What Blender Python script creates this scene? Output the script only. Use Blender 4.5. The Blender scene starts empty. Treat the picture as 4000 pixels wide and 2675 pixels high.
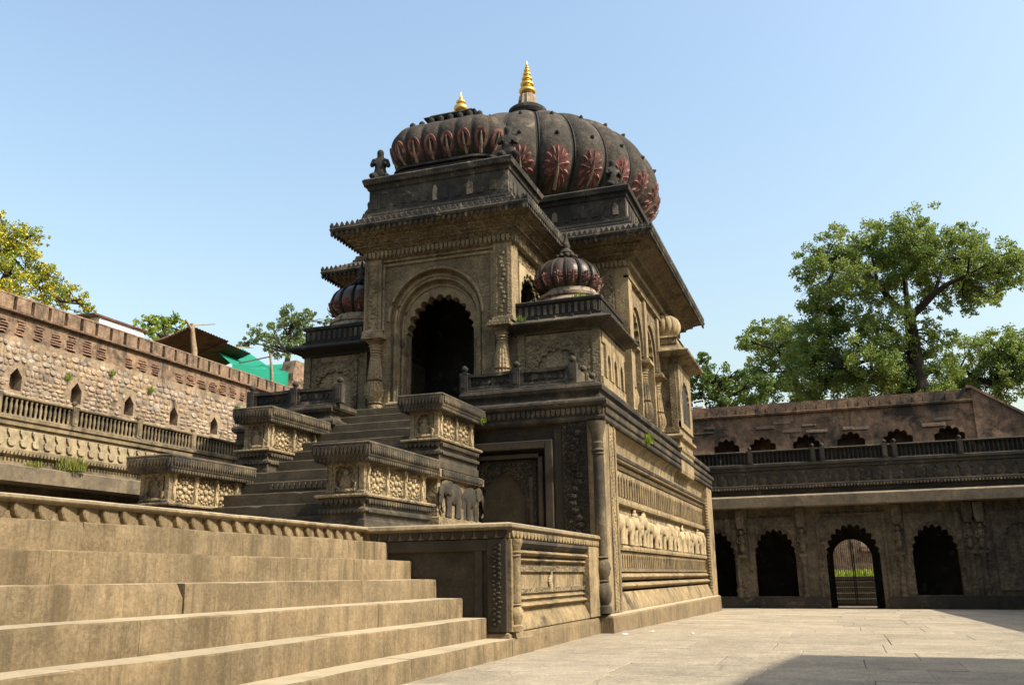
import bpy, math, random
from mathutils import Vector
random.seed(7)
PI = math.pi
sc = bpy.context.scene
C = sc.collection

# ------------------------------------------------------------------ camera
cam_d = bpy.data.cameras.new('camera')
cam = bpy.data.objects.new('camera', cam_d); C.objects.link(cam)
sc.camera = cam
cam_d.sensor_width = 36.0
cam_d.lens = 36.0 * 3529 / 4000
cam_d.clip_start = 0.1; cam_d.clip_end = 3000
yaw, pitch, roll = -0.3351, 0.25417, -0.0150
cyw, syw, cp, sp = math.cos(yaw), math.sin(yaw), math.cos(pitch), math.sin(pitch)
fw = Vector((syw * cp, cyw * cp, sp)); r0 = Vector((cyw, -syw, 0)); u0 = r0.cross(fw)
rt = math.cos(roll) * r0 + math.sin(roll) * u0
up = -math.sin(roll) * r0 + math.cos(roll) * u0
from mathutils import Matrix
mw = Matrix((rt, up, -fw)).transposed().to_4x4()
mw.translation = Vector((0, 0, 0.9))
cam.matrix_world = mw

# ------------------------------------------------------------------ sky, sun, exposure
SUN_EL = math.radians(46); SUN_PHI = math.radians(-6.0)   # PHI: from +X towards +Y
sd = Vector((math.cos(SUN_EL) * math.cos(SUN_PHI), math.cos(SUN_EL) * math.sin(SUN_PHI), math.sin(SUN_EL)))
world = bpy.data.worlds.new('World'); sc.world = world; world.use_nodes = True
nt = world.node_tree
bg = nt.nodes['Background']
sky = nt.nodes.new('ShaderNodeTexSky'); sky.sky_type = 'NISHITA'
sky.sun_disc = False
sky.sun_elevation = SUN_EL
sky.sun_rotation = math.atan2(sd.x, sd.y)
sky.altitude = 0; sky.air_density = 1.8; sky.dust_density = 4.0; sky.ozone_density = 2.0
nt.links.new(sky.outputs[0], bg.inputs[0])
bg.inputs[1].default_value = 0.15
sun_d = bpy.data.lights.new('sun', 'SUN'); sun_d.energy = 5.0; sun_d.angle = math.radians(0.53)
sun_d.color = (1.0, 0.91, 0.76)
sun = bpy.data.objects.new('sun', sun_d); C.objects.link(sun)
sun.rotation_euler = sd.to_track_quat('Z', 'Y').to_euler(); sun.location = (30, 0, 40)
sc.view_settings.view_transform = 'Standard'; sc.view_settings.look = 'None'
sc.view_settings.gamma = 1.0; sc.view_settings.use_curve_mapping = False
sc.view_settings.exposure = 0.80

# ------------------------------------------------------------------ materials
def new_mat(name):
    m = bpy.data.materials.new(name); m.use_nodes = True
    n = m.node_tree; b = n.nodes['Principled BSDF']
    return m, n, b
def N(n, t, **k):
    x = n.nodes.new(t)
    for a, v in k.items(): setattr(x, a, v)
    return x
def ramp(n, fac, stops):
    r = N(n, 'ShaderNodeValToRGB'); n.links.new(fac, r.inputs[0])
    el = r.color_ramp.elements
    el[0].position, el[0].color = stops[0][0], (*stops[0][1], 1) if len(stops[0][1]) == 3 else stops[0][1]
    el[1].position, el[1].color = stops[-1][0], (*stops[-1][1], 1)
    for p, c in stops[1:-1]:
        e = el.new(p); e.color = (*c, 1)
    return r.outputs[0]
def fac_ramp(n, fac, a, b, lo=0.0, hi=1.0):
    r = N(n, 'ShaderNodeMapRange'); r.clamp = True
    n.links.new(fac, r.inputs[0])
    r.inputs[1].default_value = a; r.inputs[2].default_value = b; r.inputs[3].default_value = lo; r.inputs[4].default_value = hi
    return r.outputs[0]
def noise(n, vec, scale, detail=5, rough=0.6, dist=0.0):
    x = N(n, 'ShaderNodeTexNoise'); n.links.new(vec, x.inputs['Vector'])
    x.inputs['Scale'].default_value = scale; x.inputs['Detail'].default_value = detail
    x.inputs['Roughness'].default_value = rough; x.inputs['Distortion'].default_value = dist
    return x.outputs[0]
def mapping(n, vec, scale):
    m = N(n, 'ShaderNodeMapping'); n.links.new(vec, m.inputs[0]); m.inputs['Scale'].default_value = scale
    return m.outputs[0]
def mix(n, fac, a, b, mode='MIX'):
    x = N(n, 'ShaderNodeMix', data_type='RGBA', blend_type=mode)
    for sock, v in ((x.inputs['Factor'], fac), (x.inputs[6], a), (x.inputs[7], b)):
        if isinstance(v, (int, float)): sock.default_value = v
        elif isinstance(v, tuple): sock.default_value = (*v, 1)
        else: n.links.new(v, sock)
    return x.outputs[2]
def math_n(n, op, a, b):
    x = N(n, 'ShaderNodeMath', operation=op)
    for i, v in ((0, a), (1, b)):
        if isinstance(v, (int, float)): x.inputs[i].default_value = v
        else: n.links.new(v, x.inputs[i])
    return x.outputs[0]

def stone(name, c1, c2, dark=(0.018, 0.016, 0.013), lichen=0.35, streak=0.4, fine=0.25, bump=0.25, carve=0.0, carve_scale=14.0,
          rough=0.9, lich_scale=1.3, zfade=None, pale=0.0, objrand=0.0, dust=0.0, cracks=0.0, mottle=0.32, drips=0.0, islands=False):
    m, n, b = new_mat(name)
    g = N(n, 'ShaderNodeNewGeometry'); pos = g.outputs['Position']
    big = noise(n, pos, 0.9, 4, 0.6)
    col = mix(n, fac_ramp(n, big, 0.40, 0.60), c1, c2)
    def mult(col, fac, lo, hi):
        x = N(n, 'ShaderNodeMix', data_type='RGBA', blend_type='MULTIPLY'); x.inputs['Factor'].default_value = 1.0
        n.links.new(col, x.inputs[6])
        cc = N(n, 'ShaderNodeCombineColor'); v = fac_ramp(n, fac, 0.34, 0.66, lo, hi)
        for q in range(3): n.links.new(v, cc.inputs[q])
        n.links.new(cc.outputs[0], x.inputs[7]); return x.outputs[2]
    mid = noise(n, pos, 4.3, 8, 0.72, 0.2)
    col = mult(col, mid, 1 - mottle, 1 + mottle * 0.75)
    fn = noise(n, pos, 34, 6, 0.7)
    col = mult(col, fn, 1 - fine, 1 + fine * 0.7)
    if pale:
        pn = noise(n, pos, 3.1, 6, 0.75, 0.6)
        col = mix(n, fac_ramp(n, pn, 0.56, 0.70, 0.0, pale), col, (0.50, 0.44, 0.33))
    if streak:
        st = noise(n, mapping(n, pos, (5.5, 5.5, 0.45)), 1.0, 6, 0.65)
        s2 = noise(n, pos, 0.8, 3, 0.5)
        f = math_n(n, 'MULTIPLY', fac_ramp(n, st, 0.47, 0.66), fac_ramp(n, s2, 0.38, 0.58))
        f = math_n(n, 'MULTIPLY', f, streak)
        col = mix(n, f, col, tuple(x * 1.6 for x in dark))
    if drips:
        dd = noise(n, mapping(n, pos, (17, 17, 1.3)), 1.0, 5, 0.7)
        col = mix(n, fac_ramp(n, dd, 0.50, 0.68, 0.0, drips), col, tuple(x * 0.5 for x in c2))
    if lichen:
        ln = noise(n, pos, lich_scale, 9, 0.68, 0.35)
        t = 0.67 - 0.34 * lichen
        f = fac_ramp(n, ln, t - 0.05, t + 0.09)
        if zfade:
            sx = N(n, 'ShaderNodeSeparateXYZ'); n.links.new(pos, sx.inputs[0])
            wob = math_n(n, 'MULTIPLY', math_n(n, 'SUBTRACT', noise(n, mapping(n, pos, (2.2, 2.2, 0.7)), 1.0, 5, 0.65), 0.5), 2.2)
            zz = fac_ramp(n, math_n(n, 'ADD', sx.outputs[2], wob), zfade[0], zfade[1])
            f = math_n(n, 'MAXIMUM', math_n(n, 'MULTIPLY', f, 0.8), zz)
        col = mix(n, f, col, mix(n, fac_ramp(n, fn, 0.3, 0.7), dark, tuple(x * 2.6 for x in dark)))
    if dust:     # pale dust lying on the treads
        sn = N(n, 'ShaderNodeSeparateXYZ'); n.links.new(g.outputs['True Normal'], sn.inputs[0])
        dn = noise(n, pos, 2.2, 6, 0.7)
        f = math_n(n, 'MULTIPLY', fac_ramp(n, sn.outputs[2], 0.75, 0.95), fac_ramp(n, dn, 0.25, 0.55, 0.5 * dust, dust))
        col = mix(n, f, col, (0.40, 0.335, 0.225))
    if cracks:
        vn = N(n, 'ShaderNodeTexVoronoi', feature='DISTANCE_TO_EDGE'); n.links.new(mapping(n, pos, (1, 1, 0)), vn.inputs['Vector']); vn.inputs['Scale'].default_value = 1.4
        cn = noise(n, pos, 0.7, 4, 0.6)
        f = math_n(n, 'MULTIPLY', fac_ramp(n, vn.outputs[0], 0.0, 0.012, cracks, 0), fac_ramp(n, cn, 0.45, 0.6))
        ln2 = noise(n, mapping(n, pos, (1.2, 6, 1)), 1.6, 6, 0.7)
        col = mix(n, fac_ramp(n, ln2, 0.56, 0.72, 0.0, 0.55), col, (0.17, 0.125, 0.075))
        col = mix(n, f, col, (0.07, 0.055, 0.04))
    if objrand:
        oi = N(n, 'ShaderNodeObjectInfo')
        hs = N(n, 'ShaderNodeHueSaturation'); n.links.new(col, hs.inputs['Color'])
        rv = oi.outputs['Random']
        if islands:
            rv = math_n(n, 'FRACT', math_n(n, 'ADD', oi.outputs['Random'], g.outputs['Random Per Island']), 0)
            n.links.new(fac_ramp(n, math_n(n, 'FRACT', math_n(n, 'MULTIPLY', rv, 7.3), 0), 0, 1, 0.492, 0.508), hs.inputs['Hue'])
            n.links.new(fac_ramp(n, math_n(n, 'FRACT', math_n(n, 'MULTIPLY', rv, 3.1), 0), 0, 1, 0.6, 1.15), hs.inputs['Saturation'])
        n.links.new(fac_ramp(n, rv, 0, 1, 1 - objrand, 1 + objrand), hs.inputs['Value'])
        col = hs.outputs[0]
    n.links.new(col, b.inputs['Base Color'])
    b.inputs['Roughness'].default_value = rough
    b.inputs['Specular IOR Level'].default_value = 0.25
    bp = N(n, 'ShaderNodeBump'); bp.inputs['Strength'].default_value = bump; bp.inputs['Distance'].default_value = 0.05
    h = noise(n, pos, 9, 10, 0.78)
    n.links.new(h, bp.inputs['Height'])
    out = bp.outputs[0]
    if carve:
        v = N(n, 'ShaderNodeTexVoronoi', feature='SMOOTH_F1'); n.links.new(pos, v.inputs['Vector'])
        v.inputs['Scale'].default_value = carve_scale; v.inputs['Smoothness'].default_value = 0.25
        v2 = N(n, 'ShaderNodeTexVoronoi', feature='DISTANCE_TO_EDGE'); n.links.new(pos, v2.inputs['Vector'])
        v2.inputs['Scale'].default_value = carve_scale * 1.9
        hh = math_n(n, 'ADD', fac_ramp(n, v.outputs[0], 0.2, 0.6, 1, 0), fac_ramp(n, v2.outputs[0], 0.0, 0.12, 0, 0.7))
        b2 = N(n, 'ShaderNodeBump'); b2.inputs['Strength'].default_value = min(1.0, carve); b2.inputs['Distance'].default_value = 0.09
        n.links.new(hh, b2.inputs['Height']); n.links.new(out, b2.inputs['Normal'])
        out = b2.outputs[0]
    n.links.new(out, b.inputs['Normal'])
    return m

def simple(name, c1, c2, scale=6, rough=0.8, bump=0.15, metal=0.0, spec=0.3):
    m, n, b = new_mat(name)
    g = N(n, 'ShaderNodeNewGeometry'); pos = g.outputs['Position']
    f = noise(n, pos, scale, 6, 0.65)
    n.links.new(mix(n, fac_ramp(n, f, 0.35, 0.65), c1, c2), b.inputs['Base Color'])
    b.inputs['Roughness'].default_value = rough; b.inputs['Metallic'].default_value = metal
    b.inputs['Specular IOR Level'].default_value = spec
    if bump:
        bp = N(n, 'ShaderNodeBump'); bp.inputs['Strength'].default_value = bump; bp.inputs['Distance'].default_value = 0.02
        n.links.new(noise(n, pos, scale * 5, 6, 0.7), bp.inputs['Height']); n.links.new(bp.outputs[0], b.inputs['Normal'])
    return m

def leaf_mat(name, cols, scale=1.2, trans=0.35):
    m, n, b = new_mat(name)
    g = N(n, 'ShaderNodeNewGeometry')
    f1 = noise(n, g.outputs['Position'], scale, 4, 0.6)
    col = ramp(n, math_n(n, 'ADD', math_n(n, 'MULTIPLY', f1, 0.65), math_n(n, 'MULTIPLY', g.outputs['Random Per Island'], 0.35)), cols)
    n.links.new(col, b.inputs['Base Color']); b.inputs['Roughness'].default_value = 0.55
    b.inputs['Specular IOR Level'].default_value = 0.35
    tr = N(n, 'ShaderNodeBsdfTranslucent'); n.links.new(mix(n, 0.5, col, (0.25, 0.32, 0.03), 'MIX'), tr.inputs[0])
    mx = N(n, 'ShaderNodeMixShader'); mx.inputs[0].default_value = trans
    n.links.new(b.outputs[0], mx.inputs[1]); n.links.new(tr.outputs[0], mx.inputs[2])
    n.links.new(mx.outputs[0], n.nodes['Material Output'].inputs[0])
    return m

M = {}
TAN1, TAN2 = (0.285, 0.217, 0.124), (0.205, 0.158, 0.093)
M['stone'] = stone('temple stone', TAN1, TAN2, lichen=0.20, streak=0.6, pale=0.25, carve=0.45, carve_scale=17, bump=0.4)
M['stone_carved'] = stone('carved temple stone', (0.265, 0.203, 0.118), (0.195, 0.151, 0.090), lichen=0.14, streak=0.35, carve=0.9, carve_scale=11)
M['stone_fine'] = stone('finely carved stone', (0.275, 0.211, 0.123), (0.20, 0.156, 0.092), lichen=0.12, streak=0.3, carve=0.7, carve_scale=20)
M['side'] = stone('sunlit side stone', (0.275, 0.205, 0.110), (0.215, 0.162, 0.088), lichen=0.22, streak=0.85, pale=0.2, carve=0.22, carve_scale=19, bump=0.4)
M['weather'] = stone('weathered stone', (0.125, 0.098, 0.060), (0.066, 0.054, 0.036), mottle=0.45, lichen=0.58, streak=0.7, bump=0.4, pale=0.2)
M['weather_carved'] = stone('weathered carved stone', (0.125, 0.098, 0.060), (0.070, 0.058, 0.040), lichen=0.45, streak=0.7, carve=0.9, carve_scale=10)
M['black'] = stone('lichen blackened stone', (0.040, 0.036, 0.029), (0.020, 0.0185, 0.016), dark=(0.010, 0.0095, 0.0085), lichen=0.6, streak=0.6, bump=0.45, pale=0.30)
M['podium'] = stone('shade-toned podium stone', (0.062, 0.048, 0.029), (0.036, 0.029, 0.019), lichen=0.42, streak=0.6, zfade=(2.9, 4.4))  # darker than the side stone: front-face shade put into the colour, plus lichen
M['podium_carved'] = stone('shade-toned podium carving', (0.062, 0.049, 0.030), (0.036, 0.029, 0.019), lichen=0.42, streak=0.6, zfade=(2.9, 4.4), carve=1.0, carve_scale=9)  # carved version, with the same front-face shade in its colour
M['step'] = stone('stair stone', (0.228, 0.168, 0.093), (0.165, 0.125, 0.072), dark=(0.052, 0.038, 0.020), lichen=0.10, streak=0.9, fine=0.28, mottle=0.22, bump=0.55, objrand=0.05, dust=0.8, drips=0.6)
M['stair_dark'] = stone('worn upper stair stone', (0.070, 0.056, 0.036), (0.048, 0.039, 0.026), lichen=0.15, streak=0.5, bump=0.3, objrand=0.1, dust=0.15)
M['pale'] = stone('pale carved stone', (0.36, 0.283, 0.165), (0.28, 0.217, 0.127), lichen=0.10, streak=0.3)
M['dome'] = stone('dome plaster', (0.088, 0.070, 0.052), (0.048, 0.040, 0.033), fine=0.6, mottle=0.5, lichen=0.45, streak=0.5, bump=1.0, lich_scale=2.4, pale=0.22)
M['rib'] = stone('dome rib', (0.036, 0.032, 0.027), (0.022, 0.020, 0.018), lichen=0.4, streak=0.2)
M['redpaint'] = stone('faded red paint', (0.25, 0.105, 0.092), (0.155, 0.064, 0.056), dark=(0.035, 0.02, 0.016), lichen=0.44, streak=0.3, mottle=0.5, pale=0.40, lich_scale=6)
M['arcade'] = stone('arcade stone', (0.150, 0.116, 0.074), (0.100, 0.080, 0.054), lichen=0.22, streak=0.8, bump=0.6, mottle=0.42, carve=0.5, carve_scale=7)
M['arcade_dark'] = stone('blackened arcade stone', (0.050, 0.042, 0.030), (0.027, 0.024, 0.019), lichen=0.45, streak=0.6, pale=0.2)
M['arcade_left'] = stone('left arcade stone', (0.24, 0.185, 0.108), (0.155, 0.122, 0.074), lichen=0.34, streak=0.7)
M['slab'] = stone('eave slab stone', (0.19, 0.152, 0.10), (0.14, 0.112, 0.076), lichen=0.10, streak=0.3)
M['rubble_mortar'] = stone('rubble mortar', (0.31, 0.23, 0.148), (0.215, 0.16, 0.105), lichen=0.2, streak=0.6, bump=0.9, pale=0.35)
M['rubble'] = stone('rubble stone', (0.33, 0.245, 0.168), (0.27, 0.205, 0.145), lichen=0.14, streak=0.5, bump=0.8, objrand=0.26, islands=True)
M['brickwall'] = stone('brick and plaster', (0.25, 0.165, 0.105), (0.165, 0.112, 0.075), lichen=0.28, streak=0.8, bump=0.9, pale=0.3, mottle=0.42)
M['brick'] = stone('red brick', (0.235, 0.135, 0.088), (0.175, 0.108, 0.074), lichen=0.1, streak=0.3, bump=0.6, objrand=0.25)
M['backwall'] = stone('back fort wall', (0.235, 0.145, 0.090), (0.125, 0.083, 0.056), mottle=0.45, lichen=0.35, streak=0.7, bump=0.8, pale=0.12)
M['ground'] = stone('courtyard dust', (0.17, 0.135, 0.095), (0.13, 0.105, 0.075), lichen=0.0, streak=0.0, bump=0.3)
M['paving'] = stone('courtyard paving stone', (0.335, 0.285, 0.205), (0.280, 0.237, 0.170), lichen=0.0, streak=0.0, fine=0.35, mottle=0.2, bump=0.7, objrand=0.10, cracks=0.5)
M['backstone'] = stone('pale inset stone', (0.22, 0.165, 0.12), (0.16, 0.12, 0.09), lichen=0.2, streak=0.4)
M['frieze_pale'] = stone('pale leaf frieze', (0.34, 0.275, 0.170), (0.26, 0.21, 0.13), lichen=0.2, streak=0.5)
M['redground'] = stone('old dark red paint', (0.135, 0.050, 0.045), (0.075, 0.036, 0.032), dark=(0.03, 0.018, 0.014), lichen=0.42, streak=0.3, lich_scale=6)
M['pale_dim'] = stone('faded cream paint', (0.30, 0.23, 0.16), (0.20, 0.15, 0.11), lichen=0.35, streak=0.3, lich_scale=5)
M['attic'] = stone('weathered roof stone', (0.075, 0.064, 0.047), (0.034, 0.030, 0.024), dark=(0.012, 0.011, 0.010), lichen=0.45, streak=0.8, bump=0.6, pale=0.45, mottle=0.5)
M['cornice'] = stone('blackened cornice stone', (0.082, 0.063, 0.039), (0.038, 0.031, 0.022), dark=(0.012, 0.011, 0.009), lichen=0.55, streak=0.8, bump=0.6, pale=0.25, mottle=0.5)
M['gold'] = simple('gilded finial', (0.72, 0.47, 0.13), (0.58, 0.36, 0.08), 4, 0.36, 0.05, 0.85, 0.5)
M['whitewash'] = simple('whitewash', (0.75, 0.73, 0.68), (0.62, 0.60, 0.55), 5, 0.85)
M['rust'] = simple('rusty corrugated iron', (0.16, 0.075, 0.04), (0.07, 0.04, 0.028), 3, 0.8, 0.2, 0.3)
M['wood'] = simple('weathered wood', (0.27, 0.20, 0.13), (0.15, 0.11, 0.07), 8, 0.9)
M['dark_wood'] = simple('dark wood', (0.05, 0.032, 0.02), (0.03, 0.02, 0.014), 8, 0.8)
M['iron'] = simple('iron bars', (0.02, 0.018, 0.016), (0.03, 0.022, 0.018), 10, 0.6, 0.1, 0.4)
M['white_metal'] = simple('white painted metal', (0.72, 0.72, 0.72), (0.6, 0.6, 0.6), 5, 0.5)
M['bark'] = simple('bark', (0.030, 0.023, 0.017), (0.017, 0.013, 0.010), 5, 0.95, 0.6)
M['soil'] = simple('dry soil', (0.22, 0.165, 0.10), (0.14, 0.12, 0.06), 2, 0.95, 0.5)
M['neem'] = leaf_mat('neem leaves', [(0.28, (0.042, 0.088, 0.022)), (0.45, (0.100, 0.165, 0.036)), (0.58, (0.18, 0.235, 0.050)), (0.74, (0.31, 0.30, 0.08))], 0.6, 0.45)
M['leaf_dark'] = leaf_mat('dark leaves', [(0.3, (0.022, 0.052, 0.014)), (0.5, (0.055, 0.105, 0.022)), (0.7, (0.13, 0.18, 0.03))], 0.8, 0.35)
M['leaf_blue'] = leaf_mat('greyish leaves', [(0.3, (0.045, 0.075, 0.032)), (0.5, (0.10, 0.15, 0.06)), (0.7, (0.20, 0.25, 0.11))], 0.8, 0.3)
M['leaf_bright'] = leaf_mat('bright leaves', [(0.3, (0.06, 0.12, 0.012)), (0.5, (0.16, 0.24, 0.02)), (0.7, (0.30, 0.34, 0.03))], 0.8, 0.4)
M['leaf_yellow'] = leaf_mat('yellow flowering leaves', [(0.30, (0.05, 0.095, 0.014)), (0.46, (0.13, 0.185, 0.020)), (0.54, (0.34, 0.32, 0.025)), (0.62, (0.68, 0.52, 0.02)), (0.82, (0.80, 0.58, 0.02))], 1.0, 0.35)
M['grass'] = leaf_mat('weed leaves', [(0.3, (0.10, 0.13, 0.02)), (0.5, (0.20, 0.21, 0.04)), (0.7, (0.34, 0.29, 0.07))], 3, 0.35)

def net_mat():
    m, n, b = new_mat('green shade net')
    g = N(n, 'ShaderNodeNewGeometry')
    f = noise(n, g.outputs['Position'], 3, 4)
    n.links.new(mix(n, f, (0.012, 0.24, 0.165), (0.015, 0.30, 0.205)), b.inputs['Base Color'])
    b.inputs['Roughness'].default_value = 0.7
    tr = N(n, 'ShaderNodeBsdfTranslucent'); tr.inputs[0].default_value = (0.0, 0.55, 0.34, 1)
    mx = N(n, 'ShaderNodeMixShader'); mx.inputs[0].default_value = 0.5
    n.links.new(b.outputs[0], mx.inputs[1]); n.links.new(tr.outputs[0], mx.inputs[2])
    n.links.new(mx.outputs[0], n.nodes['Material Output'].inputs[0])
    return m
M['net'] = net_mat()

# ------------------------------------------------------------------ mesh helpers
class MB:
    def __init__(s): s.v = []; s.f = []
    def add(s, vs, fs):
        o = len(s.v); s.v += [tuple(p) for p in vs]; s.f += [tuple(i + o for i in f) for f in fs]
    def box(s, x0, y0, z0, x1, y1, z1):
        s.add([(x0, y0, z0), (x1, y0, z0), (x1, y1, z0), (x0, y1, z0), (x0, y0, z1), (x1, y0, z1), (x1, y1, z1), (x0, y1, z1)],
              [(3, 2, 1, 0), (4, 5, 6, 7), (0, 1, 5, 4), (1, 2, 6, 5), (2, 3, 7, 6), (3, 0, 4, 7)])
        return s
    def loft(s, rings, cap=True, closed=True):
        n = len(rings[0]); vs = [p for r in rings for p in r]; fs = []
        for i in range(len(rings) - 1):
            for j in range(n if closed else n - 1):
                k = (j + 1) % n
                fs.append((i * n + j, i * n + k, (i + 1) * n + k, (i + 1) * n + j))
        if cap:
            fs.append(tuple(reversed(range(n)))); b = (len(rings) - 1) * n; fs.append(tuple(range(b, b + n)))
        s.add(vs, fs); return s
    def rect(s, x0, y0, x1, y1, prof, cap=True):
        return s.loft([[(x0 - o, y0 - o, z), (x1 + o, y0 - o, z), (x1 + o, y1 + o, z), (x0 - o, y1 + o, z)] for o, z in prof], cap)
    def lathe(s, cx, cy, prof, n=24, mod=None):
        rings = []
        for r, z in prof:
            ring = []
            for j in range(n):
                a = 2 * PI * j / n
                rr = r * (mod(a, z) if mod else 1)
                ring.append((cx + rr * math.cos(a), cy + rr * math.sin(a), z))
            rings.append(ring)
        return s.loft(rings)
    def prism(s, poly, P, d0, d1):
        """poly: list of (u,z) counter-clockwise seen from outside; P(u,d,z)->xyz; extruded from depth d0 (front) to d1"""
        n = len(poly)
        vs = [P(u, d0, z) for u, z in poly] + [P(u, d1, z) for u, z in poly]
        fs = [tuple(range(n)), tuple(reversed(range(n, 2 * n)))]
        for j in range(n):
            k = (j + 1) % n; fs.append((k, j, j + n, k + n))
        s.add(vs, fs); return s
    def tube(s, pts, radii, n=8, cap=True):
        rings = []
        pts = [Vector(p) for p in pts]
        for i, p in enumerate(pts):
            d = (pts[min(i + 1, len(pts) - 1)] - pts[max(i - 1, 0)]).normalized()
            a = d.orthogonal().normalized() if abs(d.z) > 0.95 else d.cross(Vector((0, 0, 1))).normalized()
            b = d.cross(a)
            rings.append([tuple(p + radii[i] * (math.cos(2 * PI * j / n) * a + math.sin(2 * PI * j / n) * b)) for j in range(n)])
        return s.loft(rings, cap)
    def ball(s, c, r, n=10, m=7):
        rx, ry, rz = (r, r, r) if not isinstance(r, tuple) else r
        rings = []
        for i in range(m + 1):
            t = -PI / 2 + PI * (i + 0.02) / (m + 0.04)
            rings.append([(c[0] + rx * math.cos(t) * math.cos(2 * PI * j / n), c[1] + ry * math.cos(t) * math.sin(2 * PI * j / n), c[2] + rz * math.sin(t)) for j in range(n)])
        return s.loft(rings)
    def arch(s, P, u0, u1, z0, z1, cu, w, zs, za, d0, d1, cusps=9, amp=0.07, seg=8, zo=None, sides=True):
        """wall panel u0..u1,z0..z1 with a (cusped) arched opening, front face at depth d0, back at d1"""
        zo = z0 if zo is None else zo
        cur = [(cu - w, zo), (cu - w, zs)]
        nn = max(1, cusps) * seg if cusps else 24
        h = za - zs
        for i in range(1, nn):
            t = i / nn; th = PI * (1 - t)
            k = 1.0
            if cusps: k = 1 - amp + amp * abs(math.sin(PI * cusps * t)) * 1.0
            e = math.sin(th)
            cur.append((cu + w * k * math.cos(th), zs + h * k * e))
        cur += [(cu + w, zs), (cu + w, zo)]
        if zo > z0:
            s_low = True
        out = []
        for (u, z) in cur:
            if z <= zs + 1e-6 and abs(abs(u - cu) - w) < 1e-6:
                out.append((u0 if u < cu else u1, z))
            else:
                du, dz = u - cu, z - zs
                ks = []
                if du > 1e-9: ks.append((u1 - cu) / du)
                if du < -1e-9: ks.append((u0 - cu) / du)
                if dz > 1e-9: ks.append((z1 - zs) / dz)
                k = min(ks); out.append((cu + du * k, zs + dz * k))
        n = len(cur)
        for d, flip in ((d0, False), (d1, True)):
            for i in range(n - 1):
                a, b, c, e = cur[i], cur[i + 1], out[i + 1], out[i]
                poly = [e, c, b, a]
                ontop = lambda q: abs(q[1] - z1) < 1e-6
                if ontop(e) != ontop(c):
                    corner = (u0 if e[0] < cu and not ontop(e) else u1, z1)
                    poly = [e, corner, c, b, a]
                poly = [p for j, p in enumerate(poly) if p != poly[j - 1]]
                vs = [P(u, d, z) for u, z in poly]
                idx = tuple(range(len(vs)))
                s.add(vs, [tuple(reversed(idx)) if not flip else idx])
        for i in range(n - 1):
            a, b = cur[i], cur[i + 1]
            s.add([P(a[0], d0, a[1]), P(b[0], d0, b[1]), P(b[0], d1, b[1]), P(a[0], d1, a[1])], [(0, 1, 2, 3)])
        if zo > z0:
            s.prism([(u0, z0), (u1, z0), (u1, zo), (u0, zo)], P, d0, d1)
        if sides:
            for a, b in (((u0, z0), (u0, z1)), ((u0, z1), (u1, z1)), ((u1, z1), (u1, z0))):
                s.add([P(a[0], d0, a[1]), P(b[0], d0, b[1]), P(b[0], d1, b[1]), P(a[0], d1, a[1])], [(3, 2, 1, 0)])
        return s

WLOC = {}
def mesh_of(mb, mat, smooth=False, angle=35, origin=(0, 0, 0)):
    me = bpy.data.meshes.new('mesh')
    ox, oy, oz = origin
    me.from_pydata([(x - ox, y - oy, z - oz) for x, y, z in mb.v], [], mb.f)
    me.materials.append(M[mat])
    me.update()
    if smooth:
        me.shade_smooth(); me.set_sharp_from_angle(angle=math.radians(angle))
    return me
def wl(o): return WLOC.get(o.name, (0, 0, 0))
def build(name, mb, mat, parent=None, smooth=False, angle=35, kind=None, bevel=0.0, origin=None, recalc=True):
    """one mesh object with its origin at `origin` (default: the parent's)"""
    po = wl(parent) if parent else (0, 0, 0)
    org = origin if origin else po
    me = mesh_of(mb, mat, smooth, angle, org)
    if recalc:
        import bmesh
        bm = bmesh.new(); bm.from_mesh(me); bmesh.ops.recalc_face_normals(bm, faces=bm.faces); bm.to_mesh(me); bm.free()
    o = bpy.data.objects.new(name, me); C.objects.link(o)
    o.location = tuple(org[i] - po[i] for i in range(3))
    if parent: o.parent = parent
    WLOC[o.name] = org
    if kind: o['kind'] = kind
    if bevel:
        b = o.modifiers.new('bevel', 'BEVEL'); b.width = bevel; b.segments = 1; b.limit_method = 'ANGLE'; b.angle_limit = math.radians(40)
    return o
def build_each(name, mb, mat, parent=None, **k):
    """every loose piece of mb becomes an object of its own"""
    par = list(range(len(mb.v)))
    def find(a):
        while par[a] != a: par[a] = par[par[a]]; a = par[a]
        return a
    for f in mb.f:
        for q in f[1:]: par[find(q)] = find(f[0])
    groups = {}
    for f in mb.f: groups.setdefault(find(f[0]), []).append(f)
    out = []
    for fs in groups.values():
        ids = sorted({i for f in fs for i in f}); mp = {i: j for j, i in enumerate(ids)}
        b = MB(); b.v = [mb.v[i] for i in ids]; b.f = [tuple(mp[i] for i in f) for f in fs]
        out.append(build(name, b, mat, parent, **k))
    return out
def inst(name, me, parent, loc, rot=(0, 0, 0), scale=(1, 1, 1)):
    """a piece sharing mesh data; loc in world coordinates"""
    o = bpy.data.objects.new(name, me); C.objects.link(o)
    po = wl(parent) if parent else (0, 0, 0)
    o.location = tuple(loc[i] - po[i] for i in range(3)); o.rotation_euler = rot; o.scale = scale
    if parent: o.parent = parent
    WLOC[o.name] = tuple(loc)
    return o
def thing(name, label, cat, loc, group=None):
    o = bpy.data.objects.new(name, None); C.objects.link(o); o.location = loc
    o['label'] = label; o['category'] = cat; o['kind'] = 'thing'
    if group: o['group'] = group
    o.empty_display_size = 0.3
    WLOC[o.name] = tuple(loc)
    return o
def tag(o, label, cat, group=None):
    o['label'] = label; o['category'] = cat
    if group: o['group'] = group
    return o
R = random.uniform
FRONT = lambda Yf: (lambda u, d, z: (u, Yf + d, z))          # faces -Y
SIDE = lambda Xf: (lambda u, d, z: (Xf - d, u, z))           # faces +X (u grows with Y)
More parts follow.
